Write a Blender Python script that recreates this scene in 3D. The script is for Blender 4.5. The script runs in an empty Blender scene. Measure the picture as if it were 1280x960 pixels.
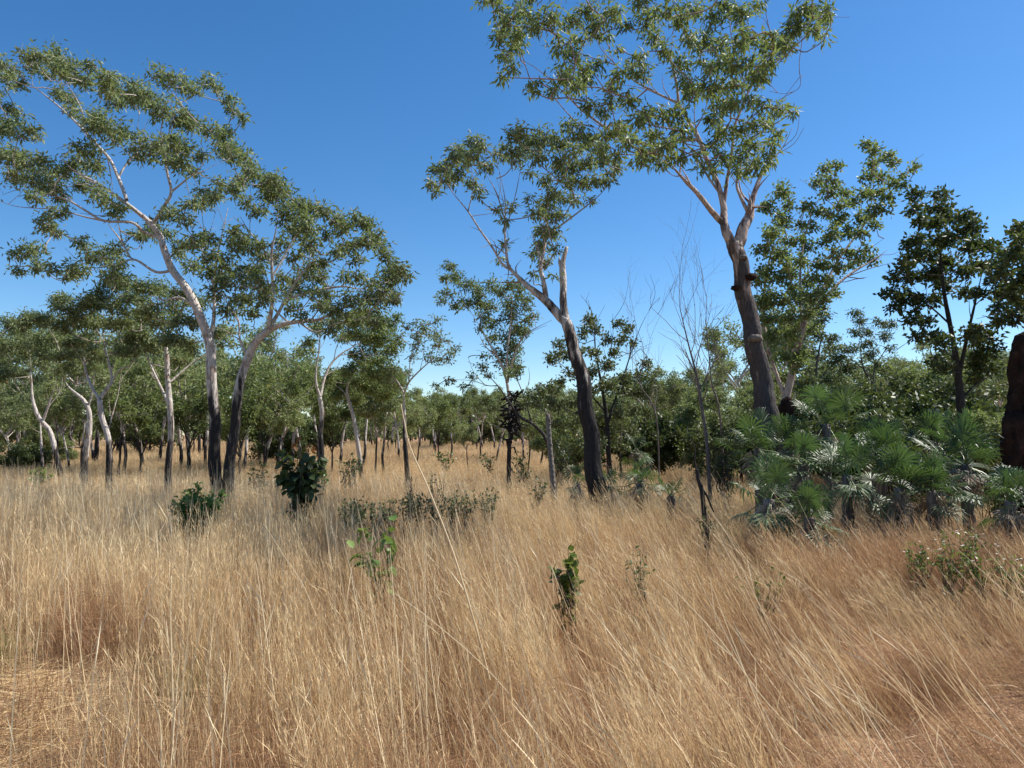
import bpy, math, random
import numpy as np

rng = np.random.default_rng(11)
random.seed(11)
R = math.radians
scene = bpy.context.scene
COL = scene.collection

# ------------------------------------------------------------------ camera
CAMH, F, HZ = 1.8, 900.0, 543.0
PITCH = math.atan((HZ - 480) / F)
cam_d = bpy.data.cameras.new("camera")
cam = bpy.data.objects.new("camera", cam_d)
COL.objects.link(cam)
cam.location = (0, 0, CAMH)
cam.rotation_euler = (math.pi / 2 + PITCH, 0, 0)
cam_d.sensor_width = 36
cam_d.lens = 36 * F / 1280
cam_d.clip_end = 3000
cam_d.clip_start = 0.05
scene.camera = cam
CT, ST = math.cos(PITCH), math.sin(PITCH)


def ray(px, py):
    px = np.asarray(px, float); py = np.asarray(py, float)
    x = (px - 640) / F; u = (480 - py) / F
    y = CT - ST * u
    z = ST + CT * u
    return x / y, z / y


def P(px, py, D):
    """World point seen in the photograph at (px,py), D metres ahead."""
    a, b = ray(px, py)
    D = np.asarray(D, float)
    return np.stack([a * D, D + 0 * a, CAMH + b * D], -1)


def GX(px, D):
    return float(ray(px, HZ)[0] * D)


# ------------------------------------------------------------------ helpers
def tag(o, label=None, cat=None, group=None, kind=None):
    if label: o['label'] = label
    if cat: o['category'] = cat
    if group: o['group'] = group
    if kind: o['kind'] = kind
    return o


def empty(name, loc, label, cat, group=None):
    o = bpy.data.objects.new(name, None)
    o.empty_display_size = 0.2
    COL.objects.link(o)
    o.location = loc
    return tag(o, label, cat, group)


class Geo:
    def __init__(self):
        self.V, self.T, self.Q, self.A, self.n = [], [], [], [], 0

    def add(self, V, T=None, Q=None, A=None):
        V = np.asarray(V, float).reshape(-1, 3)
        if T is not None and len(T): self.T.append(np.asarray(T, int).reshape(-1, 3) + self.n)
        if Q is not None and len(Q): self.Q.append(np.asarray(Q, int).reshape(-1, 4) + self.n)
        self.V.append(V)
        if A is None: A = np.zeros((len(V), 4))
        self.A.append(np.broadcast_to(np.asarray(A, float), (len(V), 4)))
        self.n += len(V)

    def mesh(self, name, mat, org=(0, 0, 0), smooth=True):
        V = np.concatenate(self.V) - np.asarray(org, float)
        A = np.concatenate(self.A)
        T = np.concatenate(self.T) if self.T else np.zeros((0, 3), int)
        Q = np.concatenate(self.Q) if self.Q else np.zeros((0, 4), int)
        me = bpy.data.meshes.new(name)
        me.vertices.add(len(V)); me.vertices.foreach_set('co', V.astype(np.float32).ravel())
        loops = np.concatenate([T.ravel(), Q.ravel()]).astype(np.int32)
        me.loops.add(len(loops)); me.loops.foreach_set('vertex_index', loops)
        nf = len(T) + len(Q)
        me.polygons.add(nf)
        st = np.concatenate([np.arange(len(T)) * 3, len(T) * 3 + np.arange(len(Q)) * 4]).astype(np.int32)
        me.polygons.foreach_set('loop_start', st)
        me.update(calc_edges=True)
        me.polygons.foreach_set('use_smooth', np.full(nf, smooth, bool))
        at = me.attributes.new('col', 'FLOAT_COLOR', 'POINT')
        at.data.foreach_set('color', A.astype(np.float32).ravel())
        me.materials.append(mat)
        me.update()
        return me

    def build(self, name, mat, parent=None, org=(0, 0, 0), smooth=True):
        o = bpy.data.objects.new(name, self.mesh(name, mat, org, smooth))
        COL.objects.link(o)
        if parent is not None:
            o.parent = parent
        else:
            o.location = org
        return o


def nrm(v):
    return v / np.maximum(np.linalg.norm(v, axis=-1, keepdims=True), 1e-9)


def catmull(pts, seg):
    pts = np.asarray(pts, float)
    if len(pts) < 3:
        t = np.linspace(0, 1, seg + 1)[:, None]
        return pts[0] * (1 - t) + pts[-1] * t
    p = np.vstack([2 * pts[0] - pts[1], pts, 2 * pts[-1] - pts[-2]])
    out = []
    for i in range(1, len(p) - 2):
        t = np.linspace(0, 1, seg, endpoint=False)[:, None]
        a, b, c, d = p[i - 1], p[i], p[i + 1], p[i + 2]
        out.append(0.5 * (2 * b + (c - a) * t + (2 * a - 5 * b + 4 * c - d) * t ** 2 + (-a + 3 * b - 3 * c + d) * t ** 3))
    out.append(p[-2][None])
    return np.vstack(out)


def tube(g, pts, rad, sides=8, attr=None, rough=0.0, cap=True, flare=0.0):
    pts = np.asarray(pts, float); n = len(pts); rad = np.asarray(rad, float)
    tg = nrm(np.gradient(pts, axis=0))
    ref = np.array([0.0, 1.0, 0.0]) if abs(tg[0, 1]) < 0.9 else np.array([1.0, 0, 0])
    s = nrm(np.cross(ref, tg[0]))
    S = []
    for i in range(n):
        s = s - tg[i] * np.dot(s, tg[i]); s = s / max(np.linalg.norm(s), 1e-9); S.append(s)
    S = np.array(S); B = np.cross(tg, S)
    a = np.arange(sides) * 2 * math.pi / sides
    rr = rad[:, None] * np.ones(sides)
    if rough:
        w = rng.normal(0, rough, (n, sides)); w = (w + np.roll(w, 1, 0) + np.roll(w, 1, 1)) / 1.7
        rr = rr * (1 + w)
    V = pts[:, None] + rr[..., None] * (np.cos(a)[None, :, None] * S[:, None] + np.sin(a)[None, :, None] * B[:, None])
    i = np.arange(n - 1)[:, None] * sides; j = np.arange(sides)[None]; k = (j + 1) % sides
    Q = np.stack([i + j, i + k, i + sides + k, i + sides + j], -1).reshape(-1, 4)
    V = V.reshape(-1, 3); T = None
    if cap:
        V = np.vstack([V, pts[-1] + tg[-1] * rad[-1] * 0.5])
        o = (n - 1) * sides
        T = [(o + q, o + (q + 1) % sides, n * sides) for q in range(sides)]
    A = np.zeros((len(V), 4)); A[:, 3] = 1
    if attr is not None: A[:, :3] = attr(V, np.append(np.repeat(rad, sides), [rad[-1]] if cap else []))
    g.add(V, T, Q, A)


def twigs(g, P0, P1, P2, r0, r2, attr=None):
    """batch of 3-sided 3-ring tubes"""
    n = len(P0)
    if not n: return
    r0 = np.broadcast_to(r0, n); r2 = np.broadcast_to(r2, n)
    d = nrm(P2 - P0 + 1e-6)
    s = nrm(np.cross(d, np.array([0.3, 0.9, 0.2]))); b = np.cross(d, s)
    rings = []
    for p, r in ((P0, r0), (P1, (r0 + r2) / 2), (P2, r2)):
        for a in (0, 2.094, 4.189):
            rings.append(p + r[:, None] * (math.cos(a) * s + math.sin(a) * b))
    V = np.stack(rings, 1)
    base = np.array([[0, 1, 4, 3], [1, 2, 5, 4], [2, 0, 3, 5], [3, 4, 7, 6], [4, 5, 8, 7], [5, 3, 6, 8]])
    Q = (np.arange(n) * 9)[:, None, None] + base[None]
    V = V.reshape(-1, 3)
    A = np.zeros((len(V), 4)); A[:, 3] = 1
    if attr is not None: A[:, :3] = attr(V, np.repeat(r0, 9))
    g.add(V, None, Q, A)


def leaves(g, pos, d, side, L, W, big=False, tint=None):
    n = len(pos)
    if not n: return
    d = nrm(d); side = nrm(side - d * (side * d).sum(-1, keepdims=True)); up = np.cross(side, d)
    L = np.broadcast_to(L, n)[:, None]; W = np.broadcast_to(W, n)[:, None]
    A = None
    if tint is not None:
        k = 4 if not big else 9
        A = np.zeros((n * k, 4)); A[:, 0] = np.repeat(np.broadcast_to(tint, n), k)
    if not big:
        base = pos; tip = pos + d * L - up * L * 0.08
        m = pos + d * L * 0.45 + up * L * 0.05
        V = np.stack([base, m - side * W / 2 - up * W * 0.2, tip, m + side * W / 2 - up * W * 0.2], 1)
        Q = np.array([[0, 1, 2], [0, 2, 3]])
        T = (np.arange(n) * 4)[:, None, None] + Q[None]
        g.add(V.reshape(-1, 3), T.reshape(-1, 3), None, A)
    else:
        dr = -0.18
        pts = []
        for t, w in ((0, 0.0), (0.28, 0.85), (0.65, 1.0), (1.0, 0.0)):
            c = pos + d * L * t + up * (dr * t * t + 0.08 * t) * L
            if w == 0: pts.append(c)
            else:
                pts += [c - side * W / 2 * w + up * W * 0.12, c, c + side * W / 2 * w + up * W * 0.12]
        # pts: 0 base,1-3,4-6,7 tip
        pts.append(pos)
        V = np.stack(pts, 1)
        T = np.array([[0, 2, 1], [0, 3, 2], [4, 5, 7], [5, 6, 7]])
        Q = np.array([[1, 2, 5, 4], [2, 3, 6, 5]])
        o = (np.arange(n) * 9)[:, None, None]
        g.add(V.reshape(-1, 3), (o + T[None]).reshape(-1, 3), (o + Q[None]).reshape(-1, 4), A)


# ------------------------------------------------------------------ materials
def newmat(name):
    m = bpy.data.materials.new(name); m.use_nodes = True
    nt = m.node_tree; nt.nodes.clear()
    out = nt.nodes.new('ShaderNodeOutputMaterial')
    return m, nt, out


def N(nt, t, **kw):
    n = nt.nodes.new(t)
    for k, v in kw.items():
        if k.startswith('i_'):
            n.inputs[k[2:].replace('_', ' ')].default_value = v
        else:
            setattr(n, k, v)
    return n


def ramp(nt, stops, interp='LINEAR'):
    n = nt.nodes.new('ShaderNodeValToRGB'); cr = n.color_ramp; cr.interpolation = interp
    while len(cr.elements) < len(stops): cr.elements.new(0.5)
    for e, (p, c) in zip(cr.elements, stops):
        e.position = p; e.color = (c[0], c[1], c[2], 1)
    return n


def leaf_mat(name, stops, rough=0.42, trans=0.3, tcol=(0.22, 0.29, 0.05), spec=0.25, nscale=1.2):
    m, nt, out = newmat(name); L = nt.links.new
    geo = N(nt, 'ShaderNodeNewGeometry')
    no = N(nt, 'ShaderNodeTexNoise'); no.inputs['Scale'].default_value = nscale; no.inputs['Detail'].default_value = 2
    tc = N(nt, 'ShaderNodeTexCoord'); L(tc.outputs['Object'], no.inputs['Vector'])
    mx = N(nt, 'ShaderNodeMath', operation='MULTIPLY_ADD'); L(no.outputs['Fac'], mx.inputs[0]); mx.inputs[1].default_value = 0.7
    ad = N(nt, 'ShaderNodeMath', operation='MULTIPLY'); L(geo.outputs['Random Per Island'], ad.inputs[0]); ad.inputs[1].default_value = 0.75
    mx.inputs[2].default_value = -0.22
    sm = N(nt, 'ShaderNodeMath', operation='ADD'); L(mx.outputs[0], sm.inputs[0]); L(ad.outputs[0], sm.inputs[1])
    r = ramp(nt, stops); L(sm.outputs[0], r.inputs['Fac'])
    oi = N(nt, 'ShaderNodeObjectInfo')
    hs = N(nt, 'ShaderNodeHueSaturation')
    mr = N(nt, 'ShaderNodeMapRange'); L(oi.outputs['Random'], mr.inputs['Value'])
    mr.inputs['To Min'].default_value = 0.82; mr.inputs['To Max'].default_value = 1.18
    L(mr.outputs[0], hs.inputs['Value']); L(r.outputs[0], hs.inputs['Color'])
    b = N(nt, 'ShaderNodeBsdfPrincipled'); L(hs.outputs[0], b.inputs['Base Color'])
    b.inputs['Roughness'].default_value = rough; b.inputs['Specular IOR Level'].default_value = spec
    t = N(nt, 'ShaderNodeBsdfTranslucent')
    mc = N(nt, 'ShaderNodeMixRGB'); mc.inputs[0].default_value = 0.55; L(hs.outputs[0], mc.inputs[1]); mc.inputs[2].default_value = (*tcol, 1)
    L(mc.outputs[0], t.inputs['Color'])
    ms = N(nt, 'ShaderNodeMixShader'); ms.inputs[0].default_value = trans
    L(b.outputs[0], ms.inputs[1]); L(t.outputs[0], ms.inputs[2]); L(ms.outputs[0], out.inputs['Surface'])
    return m


M = {}
M['euc'] = leaf_mat('eucalypt_leaf', [(0.0, (0.070, 0.100, 0.046)), (0.35, (0.14, 0.18, 0.084)), (0.62, (0.22, 0.26, 0.122)),
                                      (0.85, (0.27, 0.29, 0.145)), (0.96, (0.27, 0.23, 0.09)), (1.0, (0.32, 0.15, 0.07))], rough=0.5, trans=0.38)
M['eucg'] = leaf_mat('bright_leaf', [(0.0, (0.068, 0.102, 0.042)), (0.4, (0.135, 0.18, 0.072)), (0.7, (0.205, 0.245, 0.095)),
                                     (0.93, (0.23, 0.24, 0.07)), (1.0, (0.38, 0.28, 0.05))], rough=0.5, trans=0.40)
M['dark'] = leaf_mat('dark_leaf', [(0.0, (0.022, 0.036, 0.016)), (0.5, (0.045, 0.070, 0.024)), (0.85, (0.085, 0.105, 0.032)), (1.0, (0.16, 0.13, 0.05))],
                     rough=0.5, trans=0.2, spec=0.3)
M['far'] = leaf_mat('woodland_leaf', [(0.0, (0.10, 0.13, 0.055)), (0.4, (0.20, 0.24, 0.10)), (0.75, (0.29, 0.32, 0.14)), (1.0, (0.35, 0.34, 0.16))],
                    rough=0.6, trans=0.38, nscale=0.7)
M['shrub'] = leaf_mat('shrub_leaf', [(0.0, (0.035, 0.075, 0.018)), (0.5, (0.070, 0.135, 0.028)), (1.0, (0.13, 0.19, 0.05))], rough=0.33, trans=0.22)
M['bush'] = leaf_mat('bush_leaf', [(0.0, (0.09, 0.17, 0.04)), (0.5, (0.17, 0.28, 0.07)), (1.0, (0.27, 0.36, 0.11))], rough=0.4, trans=0.3)
M['herb'] = leaf_mat('herb_leaf', [(0.0, (0.06, 0.09, 0.02)), (0.5, (0.11, 0.16, 0.03)), (0.9, (0.20, 0.22, 0.06)), (1.0, (0.32, 0.26, 0.16))], rough=0.35, trans=0.3)
M['grey'] = leaf_mat('low_shrub_leaf', [(0.0, (0.055, 0.07, 0.03)), (0.5, (0.12, 0.145, 0.06)), (1.0, (0.21, 0.21, 0.11))], rough=0.55, trans=0.2)
M['palm'] = leaf_mat('palm_frond', [(0.0, (0.022, 0.034, 0.015)), (0.45, (0.062, 0.090, 0.036)), (0.75, (0.105, 0.148, 0.055)), (0.93, (0.16, 0.18, 0.09)), (1.0, (0.34, 0.28, 0.16))],
                     rough=0.5, trans=0.22, tcol=(0.12, 0.26, 0.03), spec=0.5, nscale=2.5)
M['deadpalm'] = leaf_mat('dry_frond', [(0.0, (0.12, 0.09, 0.06)), (0.5, (0.24, 0.19, 0.14)), (1.0, (0.36, 0.30, 0.23))], rough=0.7, trans=0.15, tcol=(.3, .2, .1))
M['redleaf'] = leaf_mat('new_leaf', [(0.0, (0.12, 0.05, 0.02)), (1.0, (0.25, 0.13, 0.05))], rough=0.4, trans=0.3, tcol=(.35, .12, .03))


def bark_mat(name, char=(0.022, 0.019, 0.018), mid=(0.20, 0.165, 0.14), pale=(0.56, 0.50, 0.45), twig=(0.24, 0.19, 0.16), patch=(0.33, 0.22, 0.16)):
    m, nt, out = newmat(name); L = nt.links.new
    at = N(nt, 'ShaderNodeAttribute', attribute_name='col')
    sp = N(nt, 'ShaderNodeSeparateColor'); L(at.outputs['Color'], sp.inputs[0])
    tc = N(nt, 'ShaderNodeTexCoord')
    mp = N(nt, 'ShaderNodeMapping'); mp.inputs['Scale'].default_value = (1, 1, 0.22); L(tc.outputs['Object'], mp.inputs['Vector'])
    n1 = N(nt, 'ShaderNodeTexNoise'); n1.inputs['Scale'].default_value = 9; n1.inputs['Detail'].default_value = 5; L(mp.outputs[0], n1.inputs['Vector'])
    n2 = N(nt, 'ShaderNodeTexNoise'); n2.inputs['Scale'].default_value = 38; n2.inputs['Detail'].default_value = 4; L(mp.outputs[0], n2.inputs['Vector'])
    n3 = N(nt, 'ShaderNodeTexNoise'); n3.inputs['Scale'].default_value = 5; n3.inputs['Detail'].default_value = 3; L(tc.outputs['Object'], n3.inputs['Vector'])
    a = N(nt, 'ShaderNodeMath', operation='MULTIPLY_ADD'); L(n1.outputs['Fac'], a.inputs[0]); a.inputs[1].default_value = 1.8; L(sp.outputs[0], a.inputs[2])
    s = N(nt, 'ShaderNodeMath', operation='MULTIPLY'); L(a.outputs[0], s.inputs[0]); s.inputs[1].default_value = 0.36
    r = ramp(nt, [(0.0, char), (0.615, tuple(c * 1.6 for c in char)), (0.66, mid), (0.72, pale), (1.0, pale)]); L(s.outputs[0], r.inputs['Fac'])
    # patches of old bark on the pale upper trunk
    rp = ramp(nt, [(0.0, (0, 0, 0)), (0.56, (0, 0, 0)), (0.66, (1, 1, 1))]); L(n3.outputs['Fac'], rp.inputs['Fac'])
    up = N(nt, 'ShaderNodeMath', operation='GREATER_THAN'); L(sp.outputs[0], up.inputs[0]); up.inputs[1].default_value = 1.0
    mu = N(nt, 'ShaderNodeMath', operation='MULTIPLY'); L(rp.outputs[0], mu.inputs[0]); L(up.outputs[0], mu.inputs[1])
    mu2 = N(nt, 'ShaderNodeMath', operation='MULTIPLY'); L(mu.outputs[0], mu2.inputs[0]); mu2.inputs[1].default_value = 0.75
    m1 = N(nt, 'ShaderNodeMixRGB'); L(mu2.outputs[0], m1.inputs[0]); L(r.outputs[0], m1.inputs[1]); m1.inputs[2].default_value = (*patch, 1)
    m2 = N(nt, 'ShaderNodeMixRGB'); L(sp.outputs[1], m2.inputs[0]); L(m1.outputs[0], m2.inputs[1]); m2.inputs[2].default_value = (*twig, 1)
    v = N(nt, 'ShaderNodeMapRange'); L(n2.outputs['Fac'], v.inputs['Value']); v.inputs['From Min'].default_value = .3; v.inputs['From Max'].default_value = .7
    v.inputs['To Min'].default_value = 0.6; v.inputs['To Max'].default_value = 1.2
    hs = N(nt, 'ShaderNodeHueSaturation'); L(m2.outputs[0], hs.inputs['Color']); L(v.outputs[0], hs.inputs['Value'])
    b = N(nt, 'ShaderNodeBsdfPrincipled'); L(hs.outputs[0], b.inputs['Base Color']); b.inputs['Roughness'].default_value = 0.85
    b.inputs['Specular IOR Level'].default_value = 0.2
    bu = N(nt, 'ShaderNodeBump'); bu.inputs['Strength'].default_value = 1.0; bu.inputs['Distance'].default_value = 0.035
    ah = N(nt, 'ShaderNodeMath', operation='ADD'); L(n1.outputs['Fac'], ah.inputs[0]); L(n2.outputs['Fac'], ah.inputs[1])
    L(ah.outputs[0], bu.inputs['Height']); L(bu.outputs[0], b.inputs['Normal'])
    L(b.outputs[0], out.inputs['Surface'])
    return m


M['bark'] = bark_mat('pale_bark')
M['barkpink'] = bark_mat('pinkish_bark', char=(0.05, 0.042, 0.04), mid=(0.17, 0.12, 0.10), pale=(0.50, 0.40, 0.34), patch=(0.30, 0.15, 0.10), twig=(0.26, 0.17, 0.13))
M['barkdark'] = bark_mat('dark_bark', char=(0.03, 0.026, 0.023), mid=(0.09, 0.075, 0.065), pale=(0.15, 0.13, 0.115), twig=(0.10, 0.08, 0.07), patch=(.1, .08, .07))
M['twigwood'] = bark_mat('bare_twig_wood', char=(0.12, 0.10, 0.09), mid=(0.22, 0.19, 0.165), pale=(0.30, 0.26, 0.23), twig=(0.26, 0.22, 0.19), patch=(.2, .17, .15))
M['deadwood'] = bark_mat('grey_dead_wood', char=(0.06, 0.05, 0.045), mid=(0.14, 0.12, 0.10), pale=(0.22, 0.19, 0.165), twig=(0.15, 0.12, 0.10), patch=(.12, .1, .09))


def grass_mat(name, stops, rough=0.55, trans=0.3, tcol=(0.62, 0.41, 0.19)):
    m, nt, out = newmat(name); L = nt.links.new
    geo = N(nt, 'ShaderNodeNewGeometry'); oi = N(nt, 'ShaderNodeObjectInfo')
    no = N(nt, 'ShaderNodeTexNoise'); no.inputs['Scale'].default_value = 0.35; no.inputs['Detail'].default_value = 4
    L(geo.outputs['Position'], no.inputs['Vector'])
    a = N(nt, 'ShaderNodeMath', operation='MULTIPLY'); L(geo.outputs['Random Per Island'], a.inputs[0]); a.inputs[1].default_value = 0.62
    b_ = N(nt, 'ShaderNodeMath', operation='MULTIPLY_ADD'); L(no.outputs['Fac'], b_.inputs[0]); b_.inputs[1].default_value = 0.75; L(a.outputs[0], b_.inputs[2])
    c_ = N(nt, 'ShaderNodeMath', operation='MULTIPLY_ADD'); L(oi.outputs['Random'], c_.inputs[0]); c_.inputs[1].default_value = 0.22; L(b_.outputs[0], c_.inputs[2])
    d_ = N(nt, 'ShaderNodeMath', operation='SUBTRACT'); L(c_.outputs[0], d_.inputs[0]); d_.inputs[1].default_value = 0.28
    r = ramp(nt, stops); L(d_.outputs[0], r.inputs['Fac'])
    b = N(nt, 'ShaderNodeBsdfPrincipled'); L(r.outputs[0], b.inputs['Base Color']); b.inputs['Roughness'].default_value = rough
    b.inputs['Specular IOR Level'].default_value = 0.35
    t = N(nt, 'ShaderNodeBsdfTranslucent')
    mc = N(nt, 'ShaderNodeMixRGB'); mc.inputs[0].default_value = 0.3; L(r.outputs[0], mc.inputs[1]); mc.inputs[2].default_value = (*tcol, 1)
    L(mc.outputs[0], t.inputs['Color'])
    ms = N(nt, 'ShaderNodeMixShader'); ms.inputs[0].default_value = trans
    L(b.outputs[0], ms.inputs[1]); L(t.outputs[0], ms.inputs[2]); L(ms.outputs[0], out.inputs['Surface'])
    return m


M['grass'] = grass_mat('dry_grass', [(0.0, (0.20, 0.115, 0.050)), (0.25, (0.42, 0.27, 0.13)), (0.5, (0.66, 0.47, 0.245)), (0.75, (0.83, 0.65, 0.37)), (1.0, (0.94, 0.82, 0.53))])
M['rust'] = grass_mat('rusty_grass', [(0.0, (0.10, 0.050, 0.026)), (0.3, (0.24, 0.125, 0.063)), (0.6, (0.42, 0.240, 0.125)), (0.85, (0.60, 0.40, 0.225)), (1.0, (0.80, 0.62, 0.38))])
M['straw'] = grass_mat('straw_stalk', [(0.0, (0.52, 0.38, 0.22)), (0.4, (0.72, 0.57, 0.35)), (0.8, (0.84, 0.72, 0.48)), (1.0, (0.90, 0.82, 0.60))], rough=0.4)
M['greengrass'] = grass_mat('green_grass', [(0.0, (0.12, 0.15, 0.04)), (0.5, (0.22, 0.25, 0.07)), (1.0, (0.40, 0.38, 0.15))], tcol=(0.3, 0.35, 0.08))


def ground_mat():
    m, nt, out = newmat('red_soil'); L = nt.links.new
    geo = N(nt, 'ShaderNodeNewGeometry')
    n1 = N(nt, 'ShaderNodeTexNoise'); n1.inputs['Scale'].default_value = 0.25; n1.inputs['Detail'].default_value = 6
    n2 = N(nt, 'ShaderNodeTexNoise'); n2.inputs['Scale'].default_value = 22; n2.inputs['Detail'].default_value = 8; n2.inputs['Roughness'].default_value = .7
    n3 = N(nt, 'ShaderNodeTexVoronoi'); n3.inputs['Scale'].default_value = 45
    for n in (n1, n2, n3): L(geo.outputs['Position'], n.inputs['Vector'])
    r1 = ramp(nt, [(0.3, (0.27, 0.15, 0.085)), (0.7, (0.38, 0.24, 0.14))]); L(n1.outputs['Fac'], r1.inputs['Fac'])
    r2 = ramp(nt, [(0.3, (0.12, 0.07, 0.045)), (0.48, (0.34, 0.19, 0.11)), (0.62, (0.44, 0.27, 0.16)), (0.75, (0.60, 0.45, 0.30))]); L(n2.outputs['Fac'], r2.inputs['Fac'])
    mx = N(nt, 'ShaderNodeMixRGB'); mx.inputs[0].default_value = 0.6; L(r1.outputs[0], mx.inputs[1]); L(r2.outputs[0], mx.inputs[2])
    b = N(nt, 'ShaderNodeBsdfPrincipled'); L(mx.outputs[0], b.inputs['Base Color']); b.inputs['Roughness'].default_value = 0.95
    b.inputs['Specular IOR Level'].default_value = 0.15
    bu = N(nt, 'ShaderNodeBump'); bu.inputs['Distance'].default_value = 0.03; bu.inputs['Strength'].default_value = 0.8
    ad = N(nt, 'ShaderNodeMath', operation='ADD'); L(n2.outputs['Fac'], ad.inputs[0]); L(n3.outputs['Distance'], ad.inputs[1])
    L(ad.outputs[0], bu.inputs['Height']); L(bu.outputs[0], b.inputs['Normal']); L(b.outputs[0], out.inputs['Surface'])
    return m


M['soil'] = ground_mat()


def mound_mat():
    m, nt, out = newmat('termite_earth_shaded'); L = nt.links.new
    tc = N(nt, 'ShaderNodeTexCoord')
    n1 = N(nt, 'ShaderNodeTexNoise'); n1.inputs['Scale'].default_value = 6; n1.inputs['Detail'].default_value = 7
    n2 = N(nt, 'ShaderNodeTexNoise'); n2.inputs['Scale'].default_value = 30; n2.inputs['Detail'].default_value = 6
    L(tc.outputs['Object'], n1.inputs['Vector']); L(tc.outputs['Object'], n2.inputs['Vector'])
    r = ramp(nt, [(0.3, (0.020, 0.012, 0.009)), (0.55, (0.042, 0.023, 0.017)), (0.75, (0.085, 0.046, 0.033))]); L(n1.outputs['Fac'], r.inputs['Fac'])  # earth colours darkened to stand in for shade from the tree above
    b = N(nt, 'ShaderNodeBsdfPrincipled'); L(r.outputs[0], b.inputs['Base Color']); b.inputs['Roughness'].default_value = 0.95
    b.inputs['Specular IOR Level'].default_value = 0.1
    bu = N(nt, 'ShaderNodeBump'); bu.inputs['Distance'].default_value = 0.05; bu.inputs['Strength'].default_value = 0.9
    L(n2.outputs['Fac'], bu.inputs['Height']); L(bu.outputs[0], b.inputs['Normal']); L(b.outputs[0], out.inputs['Surface'])
    return m


M['mound'] = mound_mat()

m, nt, out = newmat('offwhite_spot'); b = N(nt, 'ShaderNodeBsdfPrincipled')  # plain off-white for the pale spots on the weeds
b.inputs['Base Color'].default_value = (0.75, 0.72, 0.62, 1); b.inputs['Roughness'].default_value = .6
nt.links.new(b.outputs[0], out.inputs['Surface']); M['offwhite_spot'] = m

# ------------------------------------------------------------------ sky and sun
SUN_AZ, SUN_EL = R(73), R(51)
w = bpy.data.worlds.new("World"); scene.world = w; w.use_nodes = True
wn = w.node_tree
sky = wn.nodes.new('ShaderNodeTexSky'); sky.sky_type = 'NISHITA'; sky.sun_disc = False
sky.sun_elevation = SUN_EL; sky.sun_rotation = SUN_AZ
sky.air_density = 0.9; sky.dust_density = 0.2; sky.ozone_density = 3.0; sky.altitude = 50
bg = wn.nodes['Background']; bg.inputs[1].default_value = 0.102
hs = wn.nodes.new('ShaderNodeHueSaturation'); hs.inputs['Saturation'].default_value = 1.28
wn.links.new(sky.outputs[0], hs.inputs['Color']); wn.links.new(hs.outputs[0], bg.inputs[0])
sd = bpy.data.lights.new('sun', 'SUN'); sd.energy = 5.0; sd.angle = R(0.53); sd.color = (1.0, 0.955, 0.88)
so = bpy.data.objects.new('sun', sd); COL.objects.link(so)
so.rotation_euler = (math.pi / 2 - SUN_EL, 0, math.pi - SUN_AZ)
so.location = (30, 10, 40)
scene.view_settings.view_transform = 'Standard'
scene.view_settings.look = 'None'
scene.view_settings.exposure = 0.68
scene.cycles.max_bounces = 4
scene.cycles.diffuse_bounces = 2
scene.cycles.glossy_bounces = 2
scene.cycles.transmission_bounces = 2
scene.cycles.sample_clamp_indirect = 4.0
scene.view_settings.gamma = 1

# ------------------------------------------------------------------ ground
def gz(x, y):
    return 0.05 * np.sin(x * 0.7 + 1.3 * np.sin(y * 0.31)) * np.cos(y * 0.53) + 0.03 * np.sin(x * 1.9 + y * 1.3)


def smooth_ground():
    u = np.linspace(-1, 1, 241)
    xs = np.sign(u) * (np.abs(u) * 25 + np.abs(u) ** 5 * 1400)
    v = np.linspace(-0.35, 1, 261)
    ys = v * 60 + np.sign(v) * np.abs(v) ** 6 * 1500
    X, Y = np.meshgrid(xs, ys)
    Z = gz(X, Y) * np.clip(1.5 - np.hypot(X, Y) / 120, 0, 1)
    n = len(xs); mrows = len(ys)
    i = np.arange(mrows - 1)[:, None] * n; j = np.arange(n - 1)[None]
    Q = np.stack([i + j, i + j + 1, i + n + j + 1, i + n + j], -1)
    g = Geo(); g.add(np.stack([X, Y, Z], -1), None, Q)
    tag(g.build('ground', M['soil']), kind='structure')


smooth_ground()

# ------------------------------------------------------------------ trees
def barkattr(z0, charh, rthin=0.03):
    def f(V, r):
        A = np.zeros((len(V), 3))
        A[:, 0] = (V[:, 2] - z0) / charh
        A[:, 1] = np.clip(1 - np.asarray(r) / rthin, 0, 1)
        return A
    return f


DENS = 3.5


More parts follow.
